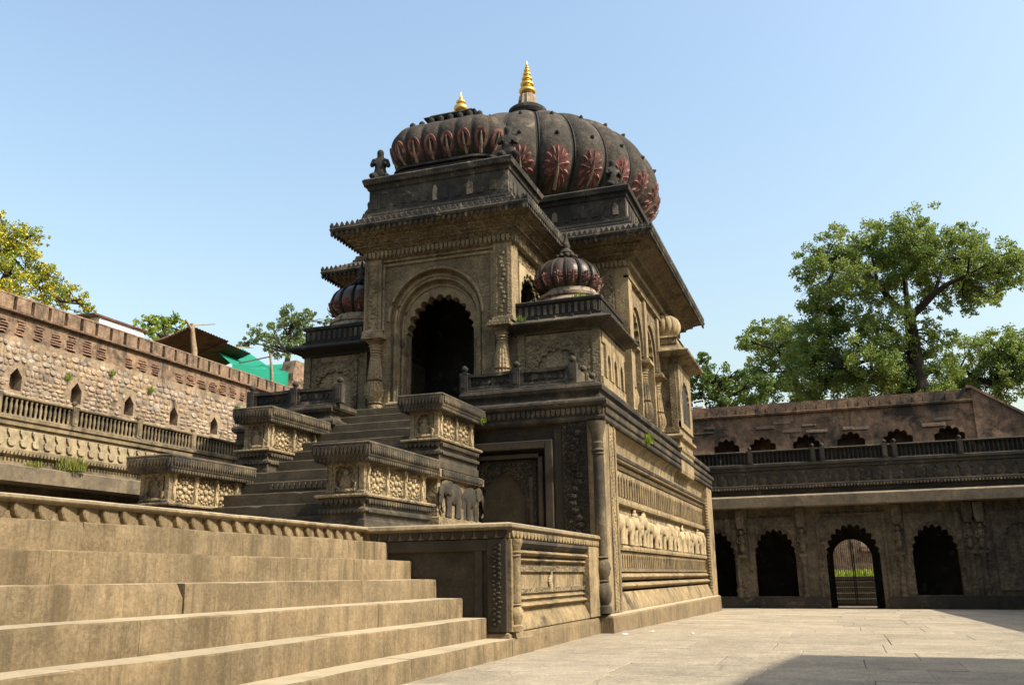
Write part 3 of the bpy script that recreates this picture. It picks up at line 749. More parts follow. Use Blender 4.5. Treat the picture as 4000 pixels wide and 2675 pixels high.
# ---- balustrades on the platform
def ball_post(P, u, z0, h, w, mat, parent, d=0.0):
    b = MB(); b.prism([(u - w, z0), (u + w, z0), (u + w, z0 + h), (u - w, z0 + h)], P, d - w, d + w)
    b.prism([(u - w * .55, z0 + .06), (u + w * .55, z0 + .06), (u + w * .55, z0 + h - .06), (u - w * .55, z0 + h - .06)], P, d - w - .015, d)
    c = P(u, d, 0)
    b.lathe(c[0], c[1], [(.05, z0 + h), (.03, z0 + h + .02), (.062, z0 + h + .055), (.066, z0 + h + .085), (.045, z0 + h + .12), (.012, z0 + h + .145)], 10)
    return build('baluster_post', b, mat, parent, smooth=True, angle=40)
def balustrade(P, posts, z0, h, mat, parent, sag=.014):
    for i, u in enumerate(posts): ball_post(P, u, z0, h + .03, .075, mat, parent)
    for a, c in zip(posts[:-1], posts[1:]):
        b = MB(); a_, c_ = a + .076, c - .076; rings = []
        for k in range(9):
            t = k / 8; u = a_ + (c_ - a_) * t; zt = z0 + h - sag * math.sin(PI * t)
            rings.append([P(u, -.05, zt - .06), P(u, .05, zt - .06), P(u, .05, zt), P(u, -.05, zt)])
        b.loft(rings); b.prism([(a_, z0), (c_, z0), (c_, z0 + .07), (a_, z0 + .07)], P, -.05, .05)
        b.prism([(a_, z0 + .07), (c_, z0 + .07), (c_, z0 + h - sag - .055), (a_, z0 + h - sag - .055)], P, .005, .03)
        for q in (a_ + .03, c_ - .03): b.prism([(q - .03, z0 + .07), (q + .03, z0 + .07), (q + .03, z0 + h - sag - .05), (q - .03, z0 + h - sag - .05)], P, -.045, .02)
        for q in range(max(1, int((c_ - a_) / .12))):
            uu = a_ + .06 + q * .12
            b.prism([(uu - .02, z0 + .12), (uu + .02, z0 + .12), (uu + .02, z0 + h - .14), (uu - .02, z0 + h - .14)], P, -.03, .0)
        build('balustrade_panel', b, mat, parent)
balustrade(FRONT(15.17), [-6.22, -5.20, -4.14], ZP, .32, 'attic', tm)
balustrade(SIDE(-4.14), [15.9, 16.55], ZP, .30, 'weather', tm, .02)
b = MB(); b.prism([(15.25, ZP), (15.82, ZP), (15.82, ZP + .29), (15.25, ZP + .29)], SIDE(-4.14), -.04, .04); build('balustrade_panel', b, 'weather', tm)
balustrade(FRONT(15.17), [-10.85, -9.85, -8.84], ZP, .34, 'attic', tm)
# stone ledges under the balustrades at the stair
for (u0, u1) in ((-6.30, X0 - .1), (XL + .1, -8.86)):
    b = MB(); b.rect(u0 + .05, 15.12, u1 - .05, 16.2, [(0, ZP - .12), (.03, ZP - .08), (.03, ZP - .01), (0, ZP + .004)]); build('balustrade_ledge', b, 'weather', tm)

# ---- columns
def column(x, y, z0, z1, r, mat, parent, cap=.24):
    h = z1 - z0 - cap; b = MB()
    prof = [(1.25, 0), (1.25, .05), (1.0, .06), (1.05, .10), (.85, .13), (1.1, .15), (.85, .17), (.95, .20), (1.2, .27), (1.25, .34), (1.1, .41), (.98, .46), (1.06, .47), (.80, .475), (.98, .49), (.68, .84), (.78, .85), (.65, .87), (.82, .89), (.68, .91), (.86, .93), (.72, .95), (.95, 1.0)]
    b.lathe(x, y, [(r * a, z0 + h * t) for a, t in prof], 32, lambda a, z: 1 + (.055 * math.cos(16 * a) if z0 + .2 * h < z < z0 + .845 * h else 0))
    w = r * 1.25
    b.rect(x - w, y - w, x + w, y + w, [(-.12, z0 + h - .01), (-.02, z0 + h + cap * .45), (.03, z0 + h + cap * .5), (.03, z0 + h + cap * .8), (.0, z0 + h + cap * .85), (0, z1)])
    return build('column', b, mat, parent, smooth=True, angle=40)

# ---- porch
YF = 16.5; YB = 19.5; XA = -7.47
px0, px1 = -9.10, -5.735
for x in (-8.82, -5.975): column(x, YF + .06, ZP, 5.92, .165, 'stone', tm)
def pilaster(x0, x1, y0, y1, z0, z1, mat, parent):
    b = MB(); b.rect(x0, y0, x1, y1, [(.02, z0), (.02, z0 + .08), (0, z0 + .1), (0, z1)]); o = build('pilaster', b, mat, parent)
    b = MB(); cx = (x0 + x1) / 2; w = (x1 - x0) * .30
    for s_ in (-1, 1): b.box(cx + s_ * w - .015, y0 - .02, z0 + .15, cx + s_ * w + .015, y0 + .01, z1 - .12)
    z = z0 + .2
    while z < z1 - .2:
        b.ball((cx + .04 * math.sin(z * 12), y0 - .005, z), (.06, .025, .05), 7, 5); z += .095
    build('carving', b, 'stone_fine', o, smooth=True)
    return o
for (a, c) in ((px0, px0 + .40), (px1 - .40, px1)):
    pilaster(a, c, YF, YF + .42, 5.92, 7.6, 'stone', tm)
for (a, c) in ((px0 + .02, px0 + .42), (px1 - .42, px1 - .02)):
    b = MB(); b.box(a, YF + .32, ZP, c, YF + .5, 5.93); build('corner_wall', b, 'stone', tm)
# front arch: three stepped orders
Pp = FRONT(YF)
b = MB(); b.arch(Pp, px0 + .40, px1 - .40, ZP, 7.6, XA, 1.05, 6.18, 7.24, .08, .26, 0); build('arch_order', b, 'stone_fine', tm)
b = MB(); b.arch(Pp, XA - 1.08, XA + 1.08, ZP, 7.27, XA, .90, 6.14, 7.05, .20, .40, 0); build('arch_order', b, 'stone', tm, smooth=True, angle=40)
b = MB(); b.arch(Pp, XA - .95, XA + .95, ZP, 7.1, XA, .77, 5.95, 6.76, .34, .58, 11, .11, 7); build('cusped_arch', b, 'stone', tm, smooth=True, angle=40)
def arch_bead(P, cu, w, zs, za, r, mat, parent, z0=None, n=30, d=0.0):
    pts = []
    if z0 is not None: pts.append(P(cu - w, d, z0))
    for i in range(n + 1):
        th = PI * (1 - i / n); pts.append(P(cu + w * math.cos(th), d, zs + (za - zs) * math.sin(th)))
    if z0 is not None: pts.append(P(cu + w, d, z0))
    b = MB(); b.tube(pts, [r] * len(pts), 8); return build('arch_moulding', b, mat, parent, smooth=True, angle=60)
arch_bead(Pp, XA, 1.07, 6.18, 7.26, .035, 'stone', tm, None, d=.07)
arch_bead(Pp, XA, .97, 6.16, 7.14, .035, 'stone', tm, ZP + .1, d=.19)
arch_bead(Pp, XA, .85, 6.08, 6.95, .035, 'stone', tm, ZP + .1, d=.33)
b = MB()
for (u0, u1, z0, z1) in ((px0 + .42, px1 - .42, 7.42, 7.47), (px0 + .42, px0 + .47, 6.0, 7.42), (px1 - .47, px1 - .42, 6.0, 7.42), (px0, px1, 7.52, 7.6)):
    b.prism([(u0, z0), (u1, z0), (u1, z1), (u0, z1)], Pp, .04, .12)
build_each('frame_fillet', b, 'stone', tm)
for s_ in (-1, 1):
    b = MB(); cx = XA + s_ * .95; b.rect(cx - .14, YF + .04, cx + .14, YF + .36, [(0, ZP), (.03, ZP + .02), (.03, ZP + .1), (0, ZP + .12), (.02, ZP + .18), (-.04, ZP + .24)]); build('jamb_base', b, 'stone', tm)
# porch side walls with an arched opening, seen above the right wing
for s_, Pw in ((1, SIDE(px1)), (-1, LEFT(px0))):
    b = MB(); b.arch(Pw, YF + .42, YB, 5.0, 7.6, 17.75, .55, 6.55, 7.15, .05, .25, 7, .12, 6, zo=5.9); build('porch_side_wall', b, 'stone_carved', tm)
    b = MB(); b.arch(Pw, 17.0, 18.5, 5.9, 7.3, 17.75, .68, 6.55, 7.25, .0, .06, 9, .1, 5); build('side_arch_frame', b, 'pale', tm)
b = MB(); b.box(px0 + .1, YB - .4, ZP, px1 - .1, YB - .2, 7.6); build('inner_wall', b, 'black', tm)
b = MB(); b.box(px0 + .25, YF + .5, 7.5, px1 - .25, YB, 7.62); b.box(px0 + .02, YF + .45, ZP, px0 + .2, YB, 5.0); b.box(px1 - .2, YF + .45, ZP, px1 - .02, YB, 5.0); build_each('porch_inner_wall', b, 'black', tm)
# carved eave cornice of the porch
def eave(x0, y0, x1, y1, zw, zl, over, ztop, name, parent, mat_under='stone_carved', mat_top='attic', sides='FLR', tooth=.10):
    b = MB(); b.rect(x0, y0, x1, y1, [(.0, zw), (.03, zw + .03), (.05, zw + .12), (.02, zw + .14), (.06, zw + .2), (over * .26, zw + (zl - zw) * .44), (over * .31, zw + (zl - zw) * .44), (over * .33, zw + (zl - zw) * .50), (over * .30, zw + (zl - zw) * .52), (over * .50, zw + (zl - zw) * .66), (over * .56, zw + (zl - zw) * .66), (over * .58, zw + (zl - zw) * .72), (over * .54, zw + (zl - zw) * .74), (over * .93, zl - .03)]); build(name + '_soffit', b, mat_under, parent, smooth=True, angle=25)
    b = MB(); b.rect(x0, y0, x1, y1, [(over * .90, zl - .035), (over, zl - .03), (over + .02, zl + .02), (over, zl + .07), (over * .95, zl + .09), (over * .2, ztop - .02), (0, ztop)]); o = build(name + '_slab', b, mat_top, parent, smooth=True, angle=25)
    t = MB(); oo = over + .005
    lines = []
    if 'F' in sides: lines.append((FRONT(y0 - oo), x0 - oo, x1 + oo))
    if 'R' in sides: lines.append((SIDE(x1 + oo), y0 - oo, y1 + oo))
    if 'L' in sides: lines.append((LEFT(x0 - oo), y0 - oo, y1 + oo))
    for P2, a0, a1 in lines:
        u = a0 + .03
        while u < a1 - .03:
            t.prism([(u - tooth * .38, zl + .07), (u + tooth * .38, zl + .07), (u + tooth * .42, zl + .11), (u, zl + .07 + tooth * 1.1), (u - tooth * .42, zl + .11)], P2, .0, .05)
            t.prism([(u - tooth * .3, zl - .10), (u, zl - .14), (u + tooth * .3, zl - .10), (u + tooth * .3, zl - .03), (u - tooth * .3, zl - .03)], P2, .02, .06)
            u += tooth * 1.25
    build(name + '_crest', t, mat_top, parent, kind='stuff')
    # bracket pendants along the wall top
    t = MB()
    for P2, a0, a1 in ((FRONT(y0 - .05), x0, x1), (SIDE(x1 + .05), y0, y1)):
        pendant_row(t, P2, a0, a1, zw + .16, .07, .15, .03, 1.4)
    build(name + '_brackets', t, 'stone', parent, kind='stuff')
eave(px0, YF, px1, YB - .9, 7.58, 8.18, .56, 8.5, 'porch_eave', tm)
# attic of the porch
def attic(x0, y0, x1, y1, zb, zt, parent, name):
    h = zt - zb
    b = MB(); b.rect(x0, y0, x1, y1, [(.16, zb - .06), (.16, zb + .03), (.12, zb + .06), (.10, zb + .15), (.02, zb + .17), (0, zb + .2), (0, zt - .28), (.03, zt - .26), (.05, zt - .17), (.10, zt - .15), (.12, zt - .09), (.13, zt - .04), (.10, zt)]); build(name, b, 'attic', parent, smooth=True, angle=25)
    t = MB()
    for P2, a0, a1 in ((FRONT(y0 - .0), x0, x1), (SIDE(x1 + .0), y0, y1), (LEFT(x0 - .0), y0, y1)):
        u = a0 + .14; zm = (zb + zt) / 2 - .06
        while u < a1 - .1:
            w_ = R(.045, .075); hh_ = R(.14, .24)
            nb_ = MB(); nb_.prism([(u - w_, zm - hh_ * .7), (u + w_, zm - hh_ * .7), (u + w_, zm + hh_ * .4), (u + w_ * .5, zm + hh_ * .72), (u, zm + hh_ * .85), (u - w_ * .5, zm + hh_ * .72), (u - w_, zm + hh_ * .4)], P2, -.018, .02)
            build('niche_panel', nb_, random.choice(['attic', 'attic', 'weather', 'pale_dim']), parent); u += R(.2, .3)
        pendant_row(t, (lambda P2: (lambda u, d, z: P2(u, d - .11, z)))(P2), a0, a1, zb + .12, .05, .08, .015, 1.5)
        pendant_row(t, (lambda P2: (lambda u, d, z: P2(u, d - .10, z)))(P2), a0 - .08, a1 + .08, zt - .09, .05, .08, .015, 1.4)
    build(name + '_pendants', t, 'attic', parent, kind='stuff')
attic(px0 + .05, YF + .02, px1 - .05, YB - 1.0, 8.5, 9.5, tm, 'porch_attic')
# ---- ribbed roofs
def lobed_dome(name, cx, cy, prof, nl, amp, mat, parent, stretch=(1, 1), seg=9, phase=0.0):
    b = MB(); n = nl * seg
    rings = []
    for r, z in prof:
        ring = []
        for j in range(n):
            a = 2 * PI * j / n + phase
            k = 1 - amp + amp * abs(math.sin(nl * (a - phase) / 2)) ** 0.55
            ring.append((cx + r * k * math.cos(a) * stretch[0], cy + r * k * math.sin(a) * stretch[1], z))
        rings.append(ring)
    b.loft(rings); return build(name, b, mat, parent, smooth=True, angle=50)
def dome_ribs(parent, cx, cy, prof, nl, amp, w, mat, stretch=(1, 1), phase=0.0, name='rib'):
    for i in range(nl):
        a = 2 * PI * i / nl + phase; b = MB(); rings = []
        ta = Vector((-math.sin(a), math.cos(a)))
        for r, z in prof:
            k = (1 - amp) * r
            c = Vector((math.cos(a), math.sin(a)))
            ww = w * min(1, r / prof[len(prof) // 2][0] + .25)
            pts = []
            for (o, t_) in ((-.06, -1), (.045, -.8), (.055, -.3), (.0, -.12), (.0, .12), (.055, .3), (.045, .8), (-.06, 1)):
                q = c * (k + o) + ta * (t_ * ww); pts.append((cx + q.x * stretch[0], cy + q.y * stretch[1], z))
            rings.append(pts)
        b.loft(rings); build(name, b, mat, parent, smooth=True, angle=40)
def interp_prof(prof, z):
    for (r0_, z0_), (r1_, z1_) in zip(prof[:-1], prof[1:]):
        if z0_ <= z <= z1_: return r0_ + (r1_ - r0_) * (z - z0_) / max(1e-6, z1_ - z0_)
    return prof[-1][0]
def fans(parent, cx, cy, prof, nl, zc, hw, hh, matp, stretch=(1, 1), phase=0.0, feathers=9, only=None):
    """painted peacock-fan / lotus reliefs, one on each lobe"""
    for i in range(nl):
        a0 = 2 * PI * (i + .5) / nl + phase
        if only and not only(a0): continue
        def S(u, v, o):
            z = zc + v; r = interp_prof(prof, z); a = a0 + u / max(.3, interp_prof(prof, zc))
            k = 1 - AMP + AMP * abs(math.sin(nl * (a - phase) / 2)) ** 0.55
            return (cx + (r * k + o) * math.cos(a) * stretch[0], cy + (r * k + o) * math.sin(a) * stretch[1], z)
        b = leaf_fan(S, hw, hh, feathers)
        n_ = 20; vs = [S(0, -hh * .05, .022)] + [S(hw * .5 * math.cos(2 * PI * j / n_), hh * .5 * math.sin(2 * PI * j / n_), .024) for j in range(n_)] + [S(hw * .98 * (1 + .05 * math.sin(j * 2.5)) * math.cos(2 * PI * j / n_), hh * .98 * (1 + .05 * math.sin(j * 2.5)) * math.sin(2 * PI * j / n_), .006) for j in range(n_)]
        pb = MB(); pb.add(vs, [(0, 1 + j, 1 + (j + 1) % n_) for j in range(n_)] + [(1 + j, 1 + n_ + j, 1 + n_ + (j + 1) % n_, 1 + (j + 1) % n_) for j in range(n_)])
        build('painted_ground', pb, 'redground', parent, smooth=True)
        f = build('painted_fan', b, matp, parent, smooth=True, angle=50)
        b = MB()
        b.tube([S(0, -hh * .95, .05), S(0, -hh * .3, .085), S(0, hh * .12, .07)], [hw * .16, hw * .09, hw * .05], 6)
        build('fan_stem', b, 'pale_dim', f, smooth=True)
def smooth_prof(ctrl, n=24):
    # Catmull-Rom through control points
    out = []; m = len(ctrl)
    for i in range(m - 1):
        p0, p1, p2, p3 = ctrl[max(i - 1, 0)], ctrl[i], ctrl[i + 1], ctrl[min(i + 2, m - 1)]
        k = max(2, n // (m - 1))
        for j in range(k):
            t = j / k
            f = lambda a, b_, c, d: .5 * (2 * b_ + (c - a) * t + (2 * a - 5 * b_ + 4 * c - d) * t * t + (3 * b_ - a - 3 * c + d) * t ** 3)
            out.append((max(.01, f(p0[0], p1[0], p2[0], p3[0])), f(p0[1], p1[1], p2[1], p3[1])))
    out.append(ctrl[-1]); return out
AMP = .09
# porch roof: a stretched ribbed vault
PR = smooth_prof([(.42, 9.86), (.54, 9.98), (.68, 10.20), (.73, 10.42), (.68, 10.64), (.53, 10.82), (.30, 10.93), (.10, 10.97), (.02, 10.975)], 30)
xcr, ycr = -7.45, 17.35
b = MB(); b.rect(px0 + .1, YF + .1, px1 - .1, YB - .6, [(0, 9.45), (0, 9.52), (-.2, 9.54), (-.2, 9.60)]); build('roof_base', b, 'weather', tm)
hl = .70; RA = .7; per = 4 * hl + 2 * PI * RA; NLP = 18; PAMP = .09
def base_ring(o, z):
    return [(xcr + (hl if math.cos(a) > 0 else -hl) + (.46 + o) * math.cos(a), ycr + (.46 + o) * math.sin(a), z) for a in [2 * PI * (k + .5) / 32 for k in range(32)]]
b = MB(); b.loft([base_ring(.24, 9.58), base_ring(.26, 9.66), base_ring(.12, 9.69), base_ring(.12, 9.74), base_ring(.2, 9.76), base_ring(.2, 9.81), base_ring(.0, 9.84), base_ring(-.03, 9.90)]); build('roof_plinth', b, 'black', tm, smooth=True, angle=30)
def pt(s_, r, k):
    """point at fraction s_ of the outline of a vault with straight front and rounded ends"""
    d = (s_ % 1.0) * per
    if d < 2 * hl: return (xcr - hl + d, ycr - r * k)
    d -= 2 * hl
    if d < PI * RA: a = -PI / 2 + d / RA; return (xcr + hl + r * k * math.cos(a), ycr + r * k * math.sin(a))
    d -= PI * RA
    if d < 2 * hl: return (xcr + hl - d, ycr + r * k)
    d -= 2 * hl; a = PI / 2 + d / RA; return (xcr - hl + r * k * math.cos(a), ycr + r * k * math.sin(a))
off = (.5 * (2 * hl / per) * NLP) % 1.0
def lobe(s_): return 1 - PAMP + PAMP * abs(math.sin(PI * (s_ * NLP - off))) ** .6
rings = []; n = NLP * 8
for r, z in PR:
    rings.append([(*pt(j / n, r, lobe(j / n)), z) for j in range(n)])
b = MB(); b.loft(rings); proof = build('ribbed_roof', b, 'dome', tm, smooth=True, angle=50)
def leaf_fan(S, hw, hh, nf, o=.03):
    """an oval fan of raised petals on a surface S(u,v,offset): two rings round the stem"""
    b = MB()
    for ring_, (ra, rb, cnt, w) in enumerate(((.52, 1.02, nf + 4, .80), (.12, .62, nf, .70))):
        for q in range(cnt):
            t = (-2.75 + 5.5 * q / (cnt - 1)) + R(-.05, .05)
            du, dv = math.sin(t), math.cos(t); vs = []
            ww0 = w * 5.5 / cnt * (ra + rb) * .25
            for k in range(5):
                f = k / 4; rr = ra + (rb - ra) * f; ww = ww0 * math.sin(PI * (.15 + .75 * f)) if k < 4 else ww0 * .15
                for sd, oo in ((-1, .0), (0, o * (1.6 - .3 * ring_)), (1, .0)):
                    vs.append(S((du * rr + sd * dv * ww) * hw, (dv * rr - sd * du * ww) * hh - hh * .05, oo if 0 < k < 4 else min(oo, .008)))
            fs = []
            for k in range(4):
                for c_ in range(2): fs.append((k * 3 + c_, k * 3 + c_ + 1, (k + 1) * 3 + c_ + 1, (k + 1) * 3 + c_))
            b.add(vs, fs)
    return b
for i in range(NLP):
    s0 = (i + off) / NLP; b = MB(); rg = []
    for r, z in PR[:-5]:
        q = []
        for (ds, o) in ((-.0055, -.03), (-.003, .018), (.003, .018), (.0055, -.03)):
            p = pt(s0 + ds, r * (1 - PAMP) + o, 1); q.append((p[0], p[1], z))
        rg.append(q)
    b.loft(rg); build('rib', b, 'rib', proof, smooth=True, angle=40)
    sc_ = (i + .5 + off) / NLP
    def S2(u, v, o):
        z = 10.20 + v; s_ = sc_ + u / per
        p = pt(s_, interp_prof(PR, z) * lobe(s_) + o, 1); return (p[0], p[1], z)
    hw, hh = .15, .23
    b = MB(); n2 = 18; vs = []
    for kk, o in ((.50, -.02), (.62, .03), (.95, .035), (1.08, -.02)):
        for j in range(n2):
            t = 2 * PI * j / n2; vs.append(S2(hw * kk * math.cos(t), hh * kk * math.sin(t), o))
    fs = [(r_ * n2 + j, (r_ + 1) * n2 + j, (r_ + 1) * n2 + (j + 1) % n2, r_ * n2 + (j + 1) % n2) for r_ in range(3) for j in range(n2)]
    b.add(vs, fs); build('painted_petal', b, 'redpaint', proof, smooth=True, angle=60)
    b = MB(); b.tube([S2(0, -hh * 1.25, .02), S2(0, -hh * .5, .05), S2(0, hh * .55, .03)], [.035, .03, .012], 6); build('petal_stem', b, 'pale_dim', proof, smooth=True)
b = MB(); b.rect(xcr - .42, ycr - .12, xcr + .55, ycr + .16, [(.0, 10.92), (.03, 11.02), (.12, 11.06), (.15, 11.12), (.06, 11.16), (.02, 11.22)]); build('roof_ridge', b, 'black', tm)
km = MB(); km.lathe(0, 0, [(.07, 0), (.085, .06), (.10, .12), (.085, .18), (.04, .22), (.01, .24)], 10); km = mesh_of(km, 'black', True, 60)
for i in range(8):
    for s_ in (-1, 1): inst('ridge_knob', km, tm, (xcr - .82 + i * .235, ycr + s_ * .30, 10.84 + (.05 if 1 < i < 7 else 0)), (0, 0, 0), (.75, .75, .8))
# gilded finials
def finial(x, y, z0, s_, kind, label):
    t = thing('finial', label, 'finial', (x, y, z0))
    if kind == 'small':
        pr = [(.13, 0), (.10, .03), (.10, .10), (.12, .13)]
        g = [(.07, .13), (.12, .15), (.158, .19), (.17, .235), (.158, .28), (.12, .315), (.075, .33), (.07, .34), (.095, .355), (.115, .385), (.11, .415), (.08, .44), (.05, .45), (.055, .465), (.04, .50), (.02, .57), (.006, .66)]
        b = MB(); b.lathe(x, y, [(r * s_, z0 + z * s_) for r, z in pr], 20); build('neck', b, 'whitewash', t, smooth=True, angle=40)
    else:
        pr = [(.25, 0), (.24, .08), (.20, .30), (.17, .34)]
        g = [(.12, .33)]; z = .36
        for rr, hh in ((.215, .18), (.175, .145), (.140, .12), (.108, .095), (.080, .075), (.055, .055)):
            for q in range(9):
                a = -PI / 2 + PI * q / 8
                g.append((rr * (.30 + .70 * max(0, math.cos(a)) ** .75), z + hh * .5 * (1 + math.sin(a))))
            z += hh; g += [(rr * .30, z + .004), (rr * .30, z + .022)]; z += .026
        g += [(.022, z), (.03, z + .03), (.006, z + .12)]
        b = MB(); b.lathe(x, y, [(r * s_, z0 + z * s_) for r, z in pr], 24, lambda a, z: 1 + .08 * math.cos(10 * a)); build('neck', b, 'pale_dim', t, smooth=True, angle=40)
    b = MB(); b.lathe(x, y, [(r * s_, z0 + z * s_) for r, z in g], 24); build('gilded_bulbs', b, 'gold', t, smooth=True, angle=60)
finial(-7.27, 17.52, 11.20, 1.0, 'small', 'short golden pot finial with white neck on the porch roof')

# ---- wings with small domes (right and mirrored left)
def wing(x0, x1, right):
    y0, y1 = 16.76, 18.8; z0 = ZP; zt = 5.62; p = tm
    b = MB(); b.rect(x0, y0, x1, y1, [(.05, z0), (.05, z0 + .14), (.0, z0 + .16), (0, zt)]); build('wing_wall', b, 'stone', p)
    cx, cy = (x0 + x1) / 2, (y0 + y1) / 2
    Pw = FRONT(y0); b = MB()
    b.arch(Pw, x0 + .22, x1 - .22, z0 + .2, zt - .14, cx, .43, 4.92, 5.28, -.05, .0, 7, .14, 6); build('blind_arch', b, 'stone_carved', p)
    b = MB(); b.box(x0 - .0, y0 - .04, z0 + .16, x0 + .16, y0, zt); b.box(x1 - .16, y0 - .04, z0 + .16, x1, y0, zt); build_each('corner_strip', b, 'stone_fine', p)
    if right:
        Ps = SIDE(x1)
        for k in range(3):
            c = y0 + .48 + k * .56
            b = MB(); b.arch(Ps, c - .26, c + .26, z0 + .45, zt - .28, c, .13, 5.0, 5.18, -.05, .0, 5, .12, 5); build('niche_frame', b, 'side', p)
        b = MB(); b.prism([(y0 + .05, zt - .26), (y1, zt - .26), (y1, zt - .04), (y0 + .05, zt - .04)], Ps, -.03, .0); b.prism([(y0, z0 + .15), (y1, z0 + .15), (y1, z0 + .44), (y0, z0 + .44)], Ps, -.03, .0); build_each('side_band', b, 'side', p)
    # plain sloping eave slab
    b = MB(); b.rect(x0, y0, x1, y1, [(-.02, zt - .02), (.05, zt), (.06, zt + .04), (.30, zt + .14), (.31, zt + .17), (.29, zt + .19), (.05, zt + .30), (0, zt + .32)]); build('wing_eave', b, 'weather' if right else 'black', p)
    b = MB()
    for P2, a0, a1 in ((FRONT(y0 - .10), x0, x1), (SIDE(x1 + .10), y0, y1)):
        u = a0 + .1
        while u < a1:
            b.prism([(u - .03, zt + .24), (u + .03, zt + .24), (u + .03, zt + .32), (u - .03, zt + .32)], P2, -.04, .1); u += .36
    build('eave_studs', b, 'black', p, kind='stuff')
    b = MB(); b.rect(x0, y0, x1, y1, [(.04, zt + .28), (.05, zt + .35), (.01, zt + .37), (.01, zt + .60), (.05, zt + .62), (.06, zt + .67), (.02, zt + .70)]); build('wing_attic', b, 'black', p)
    b = MB()
    for P2, a0, a1 in ((FRONT(y0 - .012), x0, x1), (SIDE(x1 + .012), y0, y1)):
        u = a0 + .08
        while u < a1 - .04:
            b.prism([(u - .03, zt + .38), (u + .03, zt + .38), (u + .03, zt + .58), (u - .03, zt + .58)], P2, -.03, .0); u += .13
    build('attic_balusters', b, 'weather', p, kind='stuff')
    zb = zt + .70
    b = MB(); b.lathe(cx, cy, [(.80, zb - .02), (.80, zb + .05), (.74, zb + .10), (.66, zb + .20), (.70, zb + .22), (.70, zb + .28), (.60, zb + .31), (.54, zb + .42)], 40); build('dome_drum', b, 'pale_dim', p, smooth=True, angle=30)
    zb += .10; cx -= .06 if right else 0; pr = smooth_prof([(.46, zb + .28), (.58, zb + .34), (.67, zb + .46), (.70, zb + .60), (.65, zb + .78), (.51, zb + .93), (.33, zb + 1.02), (.16, zb + 1.06), (.05, zb + 1.065)], 24)
    d = lobed_dome('small_dome', cx, cy, pr, 14, .07, 'dome_wet', p)
    dome_ribs(d, cx, cy, pr[:-3], 14, .05, .028, 'rib')
    global AMP
    AMP = .07
    fans(d, cx, cy, pr, 14, zb + .50, .105, .14, 'redpaint', feathers=5)
    b = MB()
    for i in range(10):
        a = 2 * PI * i / 10; b.ball((cx + .2 * math.cos(a), cy + .2 * math.sin(a), zb + 1.13), (.055, .055, .05), 7, 5)
    b.lathe(cx, cy, [(.17, zb + 1.03), (.14, zb + 1.16), (.17, zb + 1.22), (.12, zb + 1.28), (.07, zb + 1.33), (.09, zb + 1.38), (.07, zb + 1.44), (.035, zb + 1.58), (.02, zb + 1.70), (.005, zb + 1.76)], 14); build('lotus_finial', b, 'dome', d, smooth=True, angle=50)
M['dome_wet'] = stone('glossy dome plaster', (0.09, 0.060, 0.043), (0.050, 0.039, 0.030), lichen=0.35, streak=0.3, rough=0.30, bump=0.25, lich_scale=3)
wing(px1 + .02, -4.0, True)
wing(2 * XC + 4.0, px0 - .02, False)

# ---- main hall
HX = 3.42; hx0, hx1 = XC - HX, XC + HX; HY0, HY1 = 19.3, 26.2; ZH = 7.72
AMP = .09
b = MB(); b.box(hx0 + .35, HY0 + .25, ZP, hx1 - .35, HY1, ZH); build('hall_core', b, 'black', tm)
# front wall strips beside the porch
b = MB(); b.box(px1 - .1, HY0 + .01, ZP, hx1 - .29, HY0 + .3, ZH); b.box(hx0, HY0 + .01, ZP, px0 + .1, HY0 + .3, ZH); build_each('hall_front_wall', b, 'stone', tm)
pil = MB(); pil.box(hx1 - .86, HY0 - .04, 5.95, hx1 - .34, HY0 + .02, ZH); build('hall_front_panel', pil, 'stone_carved', tm)
Ph = SIDE(hx1)
for i, c in enumerate((20.38, 22.1, 23.8, 25.4)):
    b = MB(); b.arch(Ph, c - .86 if i else HY0 + .35, c + .86, ZP, ZH, c, .58, 6.1, 6.95, .12, .32, 9, .12, 6); build('side_arch', b, 'side', tm)
    b = MB(); b.arch(Ph, c - .80, c + .80, 6.0, 7.45, c, .66, 6.1, 7.05, .06, .14, 0); build('arch_order', b, 'stone_fine', tm)
b = MB()
b.box(hx1 - .3, HY0, ZP, hx1, HY0 + .38, ZH)
build('hall_corner_pilaster', b, 'side', tm)
b = MB(); b.prism([(HY0, 7.46), (HY1, 7.46), (HY1, 7.52), (HY0, 7.52)], Ph, -.03, .1); b.prism([(HY0 + .4, 7.56), (HY1, 7.56), (HY1, ZH), (HY0 + .4, ZH)], Ph, .02, .2)
for c in (21.24, 22.95, 24.6): b.prism([(c - .14, 5.95), (c + .14, 5.95), (c + .14, 7.46), (c - .14, 7.46)], Ph, .0, .2)
build_each('hall_side_strip', b, 'side', tm)
for y in (19.55, 21.24, 22.95): column(hx1 - .14, y, ZP, 5.96, .165, 'side', tm)
b = MB(); b.box(hx1 - .5, HY0 + .1, ZP - .02, hx1 + .12, HY1, ZP + .10); build('hall_plinth', b, 'side', tm)
eave(hx0, HY0, hx1, HY1 + .1, 7.70, 8.28, .72, 8.72, 'hall_eave', tm)
# back part of the hall beyond the eave
attic(hx0 - .02, HY0 + .02, hx1 + .02, HY1, 8.72, 9.72, tm, 'hall_attic')
b = MB(); b.box(hx0 + .05, HY0 + .1, 9.55, hx1 - .05, HY1 - .1, 9.70); build('hall_roof', b, 'weather', tm)
